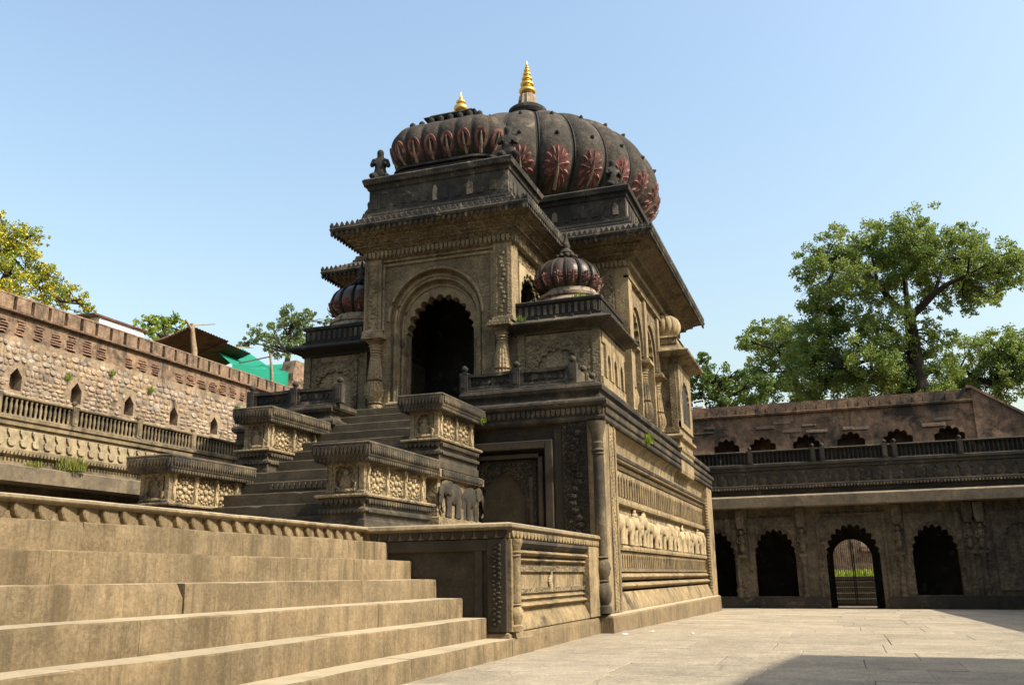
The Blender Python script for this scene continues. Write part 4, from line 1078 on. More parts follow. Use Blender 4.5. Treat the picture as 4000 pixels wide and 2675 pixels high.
# main dome
DCY = 22.75
b = MB(); b.lathe(XC, DCY, [(3.05, 9.66), (3.05, 9.82), (2.95, 9.86), (2.75, 9.95), (2.80, 10.0), (2.80, 10.10), (2.70, 10.14), (2.72, 10.22)], 72); build('dome_drum', b, 'pale_dim', tm, smooth=True, angle=30)
DP = smooth_prof([(2.72, 10.14), (3.10, 10.30), (3.46, 10.62), (3.64, 11.05), (3.60, 11.50), (3.36, 12.00), (2.90, 12.48), (2.25, 12.88), (1.5, 13.16), (.85, 13.38), (.50, 13.58), (.38, 13.78)], 44)
DPH = math.radians(7); AMP = .065
dome = lobed_dome('main_dome', XC, DCY, DP, 24, .065, 'dome', tm, phase=DPH)
dome_ribs(dome, XC, DCY, DP, 24, .058, .075, 'rib', phase=DPH)
fans(dome, XC, DCY, DP, 24, 10.72, .335, .49, 'redpaint', phase=DPH, feathers=9)
hm = MB(); hm.lathe(0, 0, [(.07, -.05), (.055, .02), (.03, .06), (.005, .08)], 8); hm = mesh_of(hm, 'rib', True, 60)
for i in range(24):
    a = 2 * PI * (i + .5) / 24 + DPH
    for z in (12.35, 11.55):
        r = interp_prof(DP, z); inst('dome_knob', hm, dome, (XC + r * math.cos(a), DCY + r * math.sin(a), z), (0, PI / 2 * (.75 if z < 12 else .55), a))
b = MB(); b.lathe(XC, DCY, [(.36, 13.70), (.44, 13.82), (.54, 13.86), (.58, 13.96), (.56, 14.06), (.46, 14.14), (.32, 14.20), (.26, 14.24)], 40); build('dome_crown', b, 'black', dome, smooth=True, angle=30)
finial(XC, DCY, 14.20, 1.16, 'tall', 'tall golden stacked-bulb finial on the main dome')

# ---- small tower bay on the right side
tx0, tx1, ty0, ty1 = -4.35, -3.55, 23.2, 25.35
b = MB(); b.rect(tx0, ty0, tx1, ty1, [(-.02, 3.42), (0, 3.5), (0, 3.95), (.04, 4.0), (.05, 4.06), (0, 4.1), (0, 4.26), (.09, 4.30), (.10, 4.36), (.03, 4.42)]); build('tower_base', b, 'side', tm)
b = MB(); b.rect(tx0, ty0, tx1, ty1, [(0, 4.42), (0, 4.60), (-.03, 4.62), (-.03, 6.1), (0, 6.12), (0, 6.36)]); build('tower_wall', b, 'stone', tm)
b = MB()
for (u0, u1) in ((tx0 + .02, tx0 + .12), (tx1 - .18, tx1 - .02)): b.prism([(u0, 4.6), (u1, 4.6), (u1, 6.15), (u0, 6.15)], FRONT(ty0), -.03, .04)
b.prism([(tx0, 4.45), (tx1, 4.45), (tx1, 4.6), (tx0, 4.6)], FRONT(ty0), -.03, .04)
build_each('tower_frame_bar', b, 'stone_fine', tm)
b = MB(); b.arch(SIDE(tx1), ty0 + .05, ty1 - .05, 4.6, 6.3, (ty0 + ty1) / 2, .62, 5.45, 5.95, -.05, .02, 7, .12, 6, zo=4.75); build('tower_side_arch', b, 'side', tm)
b = MB(); b.box(tx1 - .02, ty0 + .45, 4.76, tx1 + .004, ty1 - .45, 5.9); build('tower_window', b, 'black', tm)
b = MB(); b.rect(tx0, ty0, tx1, ty1, [(0, 6.34), (.04, 6.36), (.38, 6.48), (.40, 6.53), (.37, 6.56), (.1, 6.70), (.06, 6.76), (.08, 6.80), (.06, 6.94), (.10, 6.96), (.08, 7.00), (-.05, 7.02)]); build('tower_eave', b, 'side', tm)
tcx, tcy = -3.97, 23.85
b = MB(); b.lathe(tcx, tcy, [(.46, 7.00), (.44, 7.07), (.34, 7.13), (.36, 7.18)], 24); build('tower_drum', b, 'pale', tm, smooth=True, angle=40)
pr = smooth_prof([(.34, 7.16), (.46, 7.25), (.52, 7.42), (.47, 7.60), (.30, 7.73), (.12, 7.79), (.08, 7.86), (.10, 7.91), (.02, 8.02)], 24)
lobed_dome('tower_dome', tcx, tcy, pr, 16, .10, 'pale', tm)

# ---- statues on the roof corners
def statue(loc, rz, s_, label):
    me = bpy.data.meshes.new('mesh')
    J = [(0, 0, .20, .13), (0, .01, .36, .12), (0, 0, .52, .135), (0, 0, .62, .06), (0, -.01, .72, .095), (0, -.01, .83, .075),     # pelvis..head
         (.15, 0, .56, .06), (.20, -.03, .40, .05), (.08, -.15, .46, .042),                                                       # right arm, folded
         (-.15, 0, .56, .06), (-.20, -.03, .40, .05), (-.08, -.15, .46, .042),
         (.12, -.02, .14, .10), (.17, -.22, .12, .085), (.10, -.05, .05, .07), (-.12, -.02, .14, .10), (-.17, -.22, .12, .085), (-.10, -.05, .05, .07)]
    E_ = [(0, 1), (1, 2), (2, 3), (3, 4), (4, 5), (2, 6), (6, 7), (7, 8), (2, 9), (9, 10), (10, 11), (0, 12), (12, 13), (13, 14), (0, 15), (15, 16), (16, 17)]
    me.from_pydata([(x * s_, y * s_, z * s_) for x, y, z, r in J], E_, [])
    me.materials.append(M['black'])
    o = bpy.data.objects.new('statue', me); C.objects.link(o)
    md = o.modifiers.new('skin', 'SKIN')
    if not me.skin_vertices: 
        bpy.context.view_layer.objects.active = o; bpy.ops.mesh.customdata_skin_add()
    for i, v in enumerate(me.skin_vertices[0].data):
        v.radius = (J[i][3] * s_, J[i][3] * s_); v.use_root = (i == 0)
    md.use_smooth_shade = True
    o.modifiers.new('sub', 'SUBSURF').levels = 1
    o.modifiers['sub'].render_levels = 1
    po = wl(tm); o.parent = tm; o.location = tuple(loc[i] - po[i] for i in range(3)); o.rotation_euler = (0, 0, rz)
    o['label'] = label
    return o
statue((-8.92, 16.75, 9.50), .4, 1.0, 'small dark praying figure on the porch roof left corner')
statue((-5.86, 16.75, 9.50), .3, 1.0, 'small dark praying figure on the porch roof right corner')
statue((-4.22, 19.6, 9.72), .8, 1.0, 'small dark figure on the main roof corner below the dome')
statue((-10.75, 19.7, 9.72), -.4, 1.0, 'small dark figure on the far left roof corner')

# ------------------------------------------------------------------ back arcade (faces the camera, in shade)
AY = 32.0
arc = thing('arcade', 'shaded back arcade with cusped arches, stone eave slab and balustrade', 'arcade', (1, 33, -.2))
Pa = FRONT(AY)
bays = [(-4.95, -3.02, -3.98, .66), (-3.02, -1.10, -2.0, .655), (1.86, 3.92, 2.9, .67)]
for (u0, u1, c, w) in bays:
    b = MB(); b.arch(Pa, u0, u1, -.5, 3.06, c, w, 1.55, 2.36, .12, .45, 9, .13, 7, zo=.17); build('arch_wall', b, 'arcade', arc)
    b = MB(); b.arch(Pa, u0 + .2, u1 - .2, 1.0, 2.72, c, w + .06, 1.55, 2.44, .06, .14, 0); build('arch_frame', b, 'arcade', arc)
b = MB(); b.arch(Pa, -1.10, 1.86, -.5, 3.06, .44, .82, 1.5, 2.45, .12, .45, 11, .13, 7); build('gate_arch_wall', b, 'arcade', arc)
b = MB()
for (u0, u1, z0, z1, d0) in ((-.62, -.55, -.3, 2.72, .06), (1.43, 1.50, -.3, 2.72, .06), (-.62, 1.50, 2.72, 2.78, .06)):
    b.prism([(u0, z0), (u1, z0), (u1, z1), (u0, z1)], Pa, d0, .14)
build_each('gate_frame_bar', b, 'arcade', arc)
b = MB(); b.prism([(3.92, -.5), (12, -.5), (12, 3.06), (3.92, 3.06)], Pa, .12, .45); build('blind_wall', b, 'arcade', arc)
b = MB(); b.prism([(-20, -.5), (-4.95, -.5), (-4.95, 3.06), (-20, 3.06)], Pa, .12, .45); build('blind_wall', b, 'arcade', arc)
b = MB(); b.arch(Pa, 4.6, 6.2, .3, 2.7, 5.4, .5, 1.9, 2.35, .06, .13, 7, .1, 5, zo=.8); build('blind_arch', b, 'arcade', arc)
b = MB(); b.prism([(-20, -.5), (-.5, -.5), (-.5, .14), (-20, .14)], Pa, .02, .15); build('sill', b, 'arcade_dark', arc)
b = MB(); b.prism([(1.42, -.5), (12, -.5), (12, .14), (1.42, .14)], Pa, .02, .15); build('sill', b, 'arcade_dark', arc)
for u in (-3.02, -1.10, 1.86, 3.92, 4.25):
    round_pilaster(FRONT(AY + .10), u - .2 if u in (-3.02,) else u, .14, 1.42, .09, 'arcade', arc, 'pilaster')
    b = MB(); c = u if u != -3.02 else -3.06
    b.prism([(c - .14, 1.42), (c + .14, 1.42), (c + .12, 1.52), (c - .12, 1.52)], Pa, -.03, .15)
    b.ball((c, AY + .06, 1.75), (.09, .06, .17), 10, 7); b.ball((c, AY + .05, 2.02), (.11, .07, .16), 10, 7); b.ball((c, AY + .03, 2.26), (.07, .07, .09), 10, 7)
    b.tube([(c - .1, AY + .05, 2.1), (c - .15, AY, 1.95), (c - .05, AY - .03, 1.9)], [.04, .035, .03], 6); b.tube([(c + .1, AY + .05, 2.1), (c + .16, AY + .02, 2.25), (c + .12, AY, 2.42)], [.04, .035, .03], 6)
    b.prism([(c - .10, 2.38), (c + .10, 2.38), (c + .14, 2.6), (c + .14, 3.0), (c - .14, 3.0), (c - .14, 2.6)], Pa, -.06, .13)
    build('figure_bracket', b, 'arcade', arc, smooth=True, angle=40)
# room behind the arches, with the passage to the gate left open
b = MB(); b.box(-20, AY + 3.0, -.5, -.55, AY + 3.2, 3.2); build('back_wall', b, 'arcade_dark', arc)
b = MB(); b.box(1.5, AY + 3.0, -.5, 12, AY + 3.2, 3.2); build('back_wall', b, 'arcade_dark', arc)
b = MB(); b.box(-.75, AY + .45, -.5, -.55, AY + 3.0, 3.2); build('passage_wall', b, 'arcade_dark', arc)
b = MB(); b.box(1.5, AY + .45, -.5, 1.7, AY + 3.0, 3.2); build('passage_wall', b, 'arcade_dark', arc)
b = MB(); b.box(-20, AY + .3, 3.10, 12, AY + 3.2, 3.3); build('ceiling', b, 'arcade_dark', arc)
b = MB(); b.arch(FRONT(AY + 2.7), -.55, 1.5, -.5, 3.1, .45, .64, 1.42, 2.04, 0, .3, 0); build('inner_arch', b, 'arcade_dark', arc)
# eave slab and everything above it
def upper_storey(P, u0, u1, parent, m_stone, m_dark, leaf_mat_, posts, du=.30):
    mould_run('eave_slab', P, u0, u1, [(.30, 3.03), (.42, 3.05), (.44, 3.37), (.40, 3.39), (.05, 3.46)], 'slab', parent, d_back=.3, smooth=False)
    mould_run('recess_moulding', P, u0, u1, [(.0, 3.44), (.0, 3.62), (.04, 3.64), (.10, 3.70), (.10, 3.78), (.05, 3.80)], m_dark, parent, d_back=.3, smooth=False)
    b = MB(); u = u0
    while u < u1: b.prism([(u, 3.66), (u + .05, 3.66), (u + .05, 3.73), (u, 3.73)], P, -.135, -.05); u += .10
    build('dentil_row', b, m_stone, parent, kind='stuff')
    mould_run('frieze', P, u0, u1, [(.02, 3.80), (.02, 4.28)], leaf_mat_, parent, d_back=.3, smooth=False)
    mould_run('cornice', P, u0, u1, [(.02, 4.28), (.08, 4.30), (.08, 4.38), (.12, 4.42), (.12, 4.50), (.06, 4.53)], m_dark, parent, d_back=.3, smooth=False)
    mould_run('shade_backing', P, u0, u1, [(-.05, 4.50), (-.05, 4.92)], m_dark if m_dark != 'arcade_left' else 'arcade_dark', parent, d_back=.12, smooth=False)  # dark panel added so the gaps between balusters read as shade
    mould_run('top_rail', P, u0, u1, [(.03, 4.90), (.09, 4.91), (.10, 4.94), (.07, 4.97)], m_dark, parent, d_back=.06, smooth=False)
    return
def leaf_piece(mat):
    b = MB(); w = .12
    poly = [(-w * .45, 0), (w * .45, 0), (w * .9, .06), (w * .95, .13), (w * .55, .17), (w * .75, .24), (w * 1.15, .29), (w * 1.2, .36), (-w * 1.2, .36), (-w * 1.15, .29), (-w * .75, .24), (-w * .55, .17), (-w * .95, .13), (-w * .9, .06)]
    b.prism(poly, lambda u, d, z: (u, d, z), -.045, .01); return mesh_of(b, mat)
def bal_mesh(mat):
    b = MB(); b.lathe(0, 0, [(.035, 0), (.035, .03), (.022, .05), (.036, .13), (.038, .2), (.022, .30), (.034, .33), (.034, .37)], 7); return mesh_of(b, mat, True, 60)
upper_storey(Pa, -14, 12, arc, 'arcade', 'arcade_dark', 'arcade', None)
lpa = leaf_piece('arcade_dark'); bma = bal_mesh('black')
u = -4.9
while u < 6.6: inst('frieze_leaf', lpa, arc, (u, AY - .02, 3.86)); u += .33
u = -4.9; posts_b = [-4.6, -2.55, -.5, -.2, 1.75, 2.05, 4.0, 6.1]
while u < 6.6:
    if all(abs(u - q) > .1 for q in posts_b): inst('baluster', bma, arc, (u, AY - .03, 4.53))
    u += .135
for q in posts_b: ball_post(FRONT(AY - .03), q, 4.52, .46, .085, 'arcade_dark', arc)
b = MB(); b.box(-20, AY + .05, 4.2, 12, AY + 2.4, 4.45); build('roof_terrace', b, 'arcade_dark', arc)

# iron gate in the passage
gate = thing('iron_gate', 'dark iron bar gate closing the arched passage in the back arcade', 'gate', (.45, AY + 2.62, -.2))
for s_ in (0, 1):
    g0 = .45 - .68 + s_ * .69; leafo = MB(); b = leafo
    for z in (-.18, .62): b.box(g0, AY + 2.60, z, g0 + .67, AY + 2.63, z + .03)
    b.box(g0, AY + 2.60, -.2, g0 + .04, AY + 2.63, 1.9); b.box(g0 + .63, AY + 2.60, -.2, g0 + .67, AY + 2.63, 2.1)
    for i in range(1, 9):
        x = g0 + .04 + i * .066; zt = 1.45 + .66 * math.sqrt(max(0, 1 - ((x - .45) / .70) ** 2)); b.box(x - .006, AY + 2.605, -.2, x + .006, AY + 2.62, zt)
    build('gate_leaf', b, 'iron', gate)
# outside beyond the gate
ow = thing('ruined_wall', 'ruined brick wall with orange coping seen through the back gate', 'wall', (1, 43, 0))
b = MB(); b.box(-6, 43, -1, .95, 43.5, 2.9); build('high_part', b, 'brickwall', ow)
b = MB(); b.box(.95, 43, -1, 6, 43.5, 1.78); build('low_part', b, 'brickwall', ow)
b = MB(); b.box(.93, 42.95, 1.78, 6, 43.55, 1.98); build('coping', b, 'brick', ow)
os_ = thing('outer_steps', 'sunlit steps rising outside the back gate', 'stairs', (.5, 36, -.3))
for i in range(5):
    b = MB(); b.box(-3, 37 + i * .45, -.6, 4, 40.2, -.25 + .2 * (i + 1)); build('step', b, 'stair_dark', os_)
def blades(mb, cx, cy, z, n, r, h, w=.012, lean=.5):
    for i in range(n):
        a = R(0, 2 * PI); rr = r * math.sqrt(random.random()); x, y = cx + rr * math.cos(a), cy + rr * math.sin(a)
        d = R(0, 2 * PI); hh = h * R(.5, 1.1); l = lean * hh * R(.2, 1)
        p0 = (x - w * math.sin(d), y + w * math.cos(d), z); p1 = (x + w * math.sin(d), y - w * math.cos(d), z)
        m_ = (x + l * .4 * math.cos(d), y + l * .4 * math.sin(d), z + hh * .6); t_ = (x + l * math.cos(d), y + l * math.sin(d), z + hh)
        mb.add([p0, p1, (m_[0] + w * .7 * math.sin(d), m_[1] - w * .7 * math.cos(d), m_[2]), t_, (m_[0] - w * .7 * math.sin(d), m_[1] + w * .7 * math.cos(d), m_[2])], [(0, 1, 2, 4), (4, 2, 3)])
b = MB(); blades(b, .6, 41.2, .75, 700, 1.5, .30, .02)
g = build('grass', b, 'leaf_bright', None, kind='stuff', recalc=False); tag(g, 'bright green grass growing beyond the back gate', 'grass')

# ------------------------------------------------------------------ back fort wall above the arcade
BY = 34.2
bw = thing('fort_wall', 'dark reddish back fort wall with cusped niches and rounded merlons', 'wall', (0, BY, 4.2))
Pb = FRONT(BY); cs = [-3.55, -2.25, -.72, .80, 2.35, 4.0]; edges = [-5.6, -2.9, -1.5, .05, 1.6, 3.15, 4.85]
for i, c in enumerate(cs):
    b = MB(); b.arch(Pb, edges[i], edges[i + 1], 4.0, 6.55, c, .58 + .02 * (i > 3), 5.0, 5.76, 0, .7, 7, .13, 6); build('niche_wall', b, 'backwall', bw)
b = MB(); b.box(-14, BY + .7, 4.0, 6, BY + .9, 6.5); build('niche_back', b, 'backwall', bw)
b = MB(); b.box(-14, BY, 4.0, -5.6, BY + .7, 6.55); build('wall_end', b, 'backwall', bw)
b = MB(); b.prism([(4.85, 4.0), (12, 4.0), (12, 4.2), (6.7, 5.72), (4.85, 7.0)], Pb, -.04, .8); build('sloping_gable', b, 'backwall', bw)
b = MB(); b.prism([(12, 4.2), (12, 4.3), (6.7, 5.82), (4.85, 7.1), (4.7, 7.1), (4.7, 7.0), (4.85, 7.0), (6.7, 5.72)], Pb, -.10, .85); build('gable_coping', b, 'backwall', bw)
mould_run('string_course', Pb, -14, 4.85, [(.0, 6.50), (.10, 6.54), (.12, 6.60), (.0, 6.64)], 'backwall', bw, d_back=.5, smooth=False)
b = MB(); w = .165
poly = [(-w, 0)] + [(w, 0)] + [(w * math.cos(PI * i / 8), .17 + .15 * math.sin(PI * i / 8)) for i in range(9)]
b.prism(poly, lambda u, d, z: (u, d, z), -.07, .1); mer = mesh_of(b, 'backwall')
u = -5.4
while u < 4.75:
    inst('merlon', mer, bw, (u, BY, 6.60 + R(-.01, .01)), (0, R(-.03, .03), 0), (1, R(.7, 1.3), R(.92, 1.05))); u += .355
b = MB(); b.box(-14, BY + .0, 6.55, 4.85, BY + .75, 6.97); build('parapet', b, 'backwall', bw)
for i in range(12):
    b = MB(); c = R(-4.6, 4.4); z = R(5.75, 6.3); ww = R(.3, .8); hh = R(.06, .14)
    b.prism([(c - ww / 2, z), (c + ww / 2, z), (c + ww / 2, z + hh), (c - ww / 2, z + hh)], Pb, -.03 - .004 * i, .0); build('stone_insert', b, 'backstone', bw, bevel=.01)
# small white metal frame standing on the wall
wf = thing('metal_frame', 'small white metal chair frame standing on the back wall near the trees', 'chair', (-4.4, BY + .5, 6.9))
b = MB()
for x, y in ((-4.75, BY + .35), (-4.35, BY + .35), (-4.75, BY + .7), (-4.35, BY + .7)): b.tube([(x, y, 6.88), (x, y, 7.12 if y < BY + .5 else 7.42)], [.018, .018], 6)
build_each('leg', b, 'white_metal', wf)
b = MB(); b.box(-4.78, BY + .33, 7.10, -4.32, BY + .72, 7.13); build('seat', b, 'white_metal', wf)
b = MB(); b.tube([(-4.75, BY + .7, 7.40), (-4.35, BY + .7, 7.44)], [.018, .018], 6); b.tube([(-4.75, BY + .36, 7.3), (-4.75, BY + .7, 7.3)], [.015, .015], 6); build_each('back_rail', b, 'white_metal', wf)

# ------------------------------------------------------------------ left arcade (faces +X, sunlit)
LX = -16.9
la = thing('arcade', 'sunlit left arcade with baluster parapet, wavy leaf frieze and grey eave slab', 'arcade', (LX, 20, 0))
Pl = SIDE(LX)
upper_storey(Pl, 5, 32, la, 'arcade_left', 'arcade_left', 'frieze_pale', None)
lpl = leaf_piece('frieze_pale'); bml = bal_mesh('arcade_left')
postsl = [10.2, 12.3, 14.45, 16.6, 18.75, 20.9, 23.0]
y = 11.0
while y < 24.0:
    inst('frieze_leaf', lpl, la, (LX + .02, y, 3.86), (0, 0, PI / 2)); y += .33
y = 12.0
while y < 24.0:
    if all(abs(y - q) > .12 for q in postsl): inst('baluster', bml, la, (LX + .03, y, 4.53))
    y += .135
for q in postsl: ball_post(SIDE(LX + .03), q, 4.52, .46, .085, 'arcade_left', la)
b = MB(); b.box(-20, 5, 4.2, LX - .1, 32, 4.45); build('roof_terrace', b, 'arcade_left', la)
for i in range(9):
    c = 6.6 + i * 2.9
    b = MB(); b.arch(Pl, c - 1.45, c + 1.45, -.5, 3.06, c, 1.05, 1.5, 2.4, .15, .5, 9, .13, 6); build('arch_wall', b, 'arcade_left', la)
b = MB(); b.box(-20.2, 5, -.5, -20, 32, 4.3); build('back_wall', b, 'arcade_dark', la)
b = MB(); b.box(-20, 5, 3.10, LX - .1, 32, 3.3); build('ceiling', b, 'arcade_dark', la)

# ------------------------------------------------------------------ left fort wall of rubble and brick
FX = -20.0
fwl = thing('fort_wall', 'sunlit left fort wall of rubble stones and brick with pointed niches', 'wall', (FX, 22, 4))
Pw = SIDE(FX)
niY = [11.45, 13.5, 15.57, 17.64, 19.7, 21.78, 23.81, 25.88, 27.95, 30.0]
e = [8.0] + [(a + c) / 2 for a, c in zip(niY[:-1], niY[1:])] + [33.5]
for i, c in enumerate(niY):
    b = MB()
    # pointed niche opening
    u0, u1, z0, z1 = e[i], e[i + 1], 4.2, 7.25; w = .19
    pts = [(c - w, 5.85), (c - w, 6.22), (c, 6.45), (c + w, 6.22), (c + w, 5.85)]
    out = [(u0, 5.85), (u0, z1), (c, z1), (u1, z1), (u1, 5.85)]
    for k in range(4):
        b.add([Pw(*(lambda q: (q[0], 0, q[1]))(q)) for q in (out[k], pts[k], pts[k + 1], out[k + 1])], [(0, 1, 2, 3)])
        b.add([Pw(pts[k][0], 0, pts[k][1]), Pw(pts[k][0], .35, pts[k][1]), Pw(pts[k + 1][0], .35, pts[k + 1][1]), Pw(pts[k + 1][0], 0, pts[k + 1][1])], [(0, 1, 2, 3)])
    b.add([Pw(pts[0][0], 0, 5.85), Pw(pts[0][0], .35, 5.85), Pw(pts[4][0], .35, 5.85), Pw(pts[4][0], 0, 5.85)], [(0, 1, 2, 3)])
    b.prism([(u0, z0), (u1, z0), (u1, 5.85), (u0, 5.85)], Pw, 0, .3)
    build('rubble_face', b, 'rubble_mortar', fwl)
    b = MB(); b.prism([(c - w - .02, 5.8), (c + w + .02, 5.8), (c + w + .02, 6.5), (c - w - .02, 6.5)], Pw, .33, .4); build('niche_back', b, 'brick', fwl)
b = MB(); b.box(FX - .9, 8, 4.2, FX - .42, 33.5, 8.3); build('core', b, 'rubble_mortar', fwl)
b = MB(); b.prism([(8, 7.25), (33.5, 7.25), (33.5, 7.90), (8, 7.90)], Pw, .03, .45); build('plaster_band', b, 'brickwall', fwl)
mould_run('string_course', Pw, 8, 33.5, [(.0, 7.86), (.09, 7.88), (.10, 7.93), (.03, 7.95)], 'brickwall', fwl, smooth=False)
b = MB(); b.box(FX - .5, 8, 7.9, FX - .12, 33.5, 8.36); build('parapet', b, 'brickwall', fwl)
b = MB(); b.rect(FX - .5, 8, FX - .02, 33.5, [(0, 8.30), (.03, 8.33), (.02, 8.37), (-.1, 8.42)]); build('coping', b, 'brickwall', fwl)
b = MB(); b.prism([(-.22, 0), (.22, 0), (.22, .37), (-.22, .37)], lambda u, d, z: (-d, u, z), -.02, .13); mlm = mesh_of(b, 'brickwall')
y = 13.0
while y < 31.5:
    m_ = inst('merlon', mlm, fwl, (FX, y, 7.94), (0, 0, 0), (1, 1.05, 1)); y += .575
# exposed brick patches: thin eroded courses
brm = MB(); brm.loft([[(-.02, -.5, -.5), (.02, -.5, -.4), (.025, -.46, .4), (-.02, -.5, .5)], [(-.02, 0, -.5), (.045, 0, -.45), (.045, 0, .4), (-.02, 0, .5)], [(-.02, .5, -.5), (.03, .5, -.42), (.02, .47, .42), (-.02, .5, .5)]]); brm = mesh_of(brm, 'brick')
nb = 0; stuff = MB()
for row_ in range(32):
    c = 13.6 + row_ * .575; ww = R(.28, .46)
    if random.random() < .12: continue
    for k in range(R(4, 7).__int__()):
        z = 7.34 + k * .075 + R(-.01, .01); l = ww * R(.6, 1.05)
        inst('brick', brm, fwl, (FX - .03, c + R(-.05, .05), z), (R(-.05, .05), 0, 0), (1 + R(0, .6), l, .045)); nb += 1
# rubble stones
stone_meshes = []
def stone_outline(n=9):
    ph = R(0, 6.28); pw = R(2.6, 5.0); out = []
    for j in range(n):
        a = ph + 2 * PI * (j + R(-.25, .25)) / n; c_, s_ = math.cos(a), math.sin(a)
        r_ = (abs(c_) ** pw + abs(s_) ** pw) ** (-1 / pw) * R(.86, 1.02); out.append((.5 * r_ * c_, .5 * r_ * s_))
    return out
for k in range(12):
    b = MB(); ol = stone_outline(); t0, t1 = R(-.02, .02), R(-.02, .02)
    b.loft([[(o + (t0 * y + t1 * z) * (o > 0), y * kk, z * kk) for y, z in ol] for o, kk in ((-.03, 1.0), (.010, .985), (.020, .90), (.022, .6))])
    stone_meshes.append(mesh_of(b, 'rubble', True, 35))
cand = []
z = 4.95
while z < 7.2:
    h = R(.10, .19); y = 13.2 + R(0, .3)
    while y < 31:
        w = R(.11, .30) if y < 24 else R(.16, .36)
        zz, yy = z + h / 2 + R(-.03, .03), y + w / 2
        if not any(abs(yy - c) < .19 + w / 2 and 5.72 < zz < 6.55 for c in niY) and random.random() < .93 and zz < 7.15: cand.append((yy, zz, w * R(.85, 1.05), h * R(.85, 1.1)))
        y += w + .012
    z += h + .004
cand.sort(key=lambda q: -q[2] * q[3] / (q[0] ** 2))
for i, (yy, zz, w, h) in enumerate(cand):
    if i < 300: inst('rubble_stone', random.choice(stone_meshes), fwl, (FX - .005, yy, zz), (R(-.12, .12), 0, 0), (R(.6, 1.6), w, h))
    else:
        ol = stone_outline(8)
        stuff.loft([[(FX + o, yy + w * kk * y_, zz + h * kk * z_) for y_, z_ in ol] for o, kk in ((-.03, 1.0), (.012, .98), (.024, .82))])
build('small_stones', stuff, 'rubble', fwl, smooth=True, angle=60, kind='stuff')

# ------------------------------------------------------------------ behind the left wall: raised ground, sheds, net, white house
b = MB(); b.box(-120, -20, 3, -20.9, 120, 7.6); tg = build('raised_ground', b, 'soil', None, kind='structure')
wb = thing('house', 'small whitewashed house with brown roof edge behind the left wall', 'house', (-23.5, 24, 7.6))
b = MB(); b.box(-25.5, 22.5, 7.6, -22.2, 24.55, 9.40); build('wall', b, 'whitewash', wb)
b = MB(); b.loft([[(-25.8, 22.2, 9.40), (-22.13, 22.2, 9.40), (-22.13, 22.2, 9.46), (-25.8, 22.2, 9.56)], [(-25.8, 24.7, 9.40), (-22.13, 24.7, 9.40), (-22.13, 24.7, 9.46), (-25.8, 24.7, 9.56)]]); build('roof', b, 'rust', wb)
sh = thing('shed_canopy', 'rusty corrugated iron canopy on a crooked wooden post behind the left wall', 'canopy', (-22, 27.5, 7.6))
def corr(name, p00, p10, p11, p01, n, amp, mat, parent):
    """corrugated sheet between four corners"""
    b = MB(); p00, p10, p11, p01 = map(Vector, (p00, p10, p11, p01)); nrm = (p10 - p00).cross(p01 - p00).normalized(); rg = []
    for i in range(n * 4 + 1):
        t = i / (n * 4); a, c = p00.lerp(p10, t), p01.lerp(p11, t); o = nrm * amp * math.sin(2 * PI * t * n)
        rg.append([tuple(a + o), tuple(c + o), tuple(c + o - nrm * .006), tuple(a + o - nrm * .006)])
    b.loft(rg); return build(name, b, mat, parent, smooth=True, angle=60)
corr('roof_sheet', (-21.55, 24.75, 9.12), (-21.5, 26.15, 9.95), (-25.2, 27.3, 9.2), (-25.2, 25.2, 8.9), 10, .02, 'rust', sh)
corr('roof_sheet', (-21.5, 26.1, 9.97), (-21.5, 28.4, 9.92), (-25.2, 29.0, 9.1), (-25.2, 26.9, 9.15), 14, .02, 'rust', sh)
corr('roof_sheet', (-21.6, 28.2, 9.86), (-21.7, 30.1, 9.84), (-25.2, 30.6, 9.0), (-25.2, 28.8, 9.05), 12, .02, 'rust', sh)
b = MB(); b.tube([(-21.3, 26.22, 7.6), (-21.33, 26.2, 9.0), (-21.4, 26.15, 9.5), (-21.42, 26.08, 10.02)], [.11, .11, .09, .07], 9); b.tube([(-21.42, 26.1, 9.78), (-21.5, 25.8, 10.1)], [.06, .04], 7); build('post', b, 'wood', sh, smooth=True, angle=60)
b = MB(); b.tube([(-21.5, 25.9, 9.9), (-21.3, 27.2, 10.28)], [.025, .02], 6); b.tube([(-22.5, 29.6, 10.1), (-22.4, 31.2, 10.4)], [.025, .02], 6); build_each('rafter', b, 'wood', sh)
nt_ = thing('net_canopy', 'green shade net stretched over wooden poles behind the left wall', 'canopy', (-22, 31, 7.6))
b = MB(); n = 14
def netp(u, v):
    A, B_, C_, D_ = Vector((-21.2, 28.2, 8.95)), Vector((-21.6, 33.9, 10.28)), Vector((-23.6, 34.3, 10.45)), Vector((-23.2, 29.4, 10.2))
    p = A.lerp(B_, u).lerp(D_.lerp(C_, u), v); p.z -= .55 * math.sin(PI * u) * (1 - .5 * v) * (1 if u > .5 else .55); p.z += .5 * max(0, 1 - abs(u - .5) / .16) * (.25 + .75 * v) * .9
    return tuple(p)
b.v = [netp(i / n, j / n) for i in range(n + 1) for j in range(n + 1)]
b.f = [(i * (n + 1) + j, i * (n + 1) + j + 1, (i + 1) * (n + 1) + j + 1, (i + 1) * (n + 1) + j) for i in range(n) for j in range(n)]
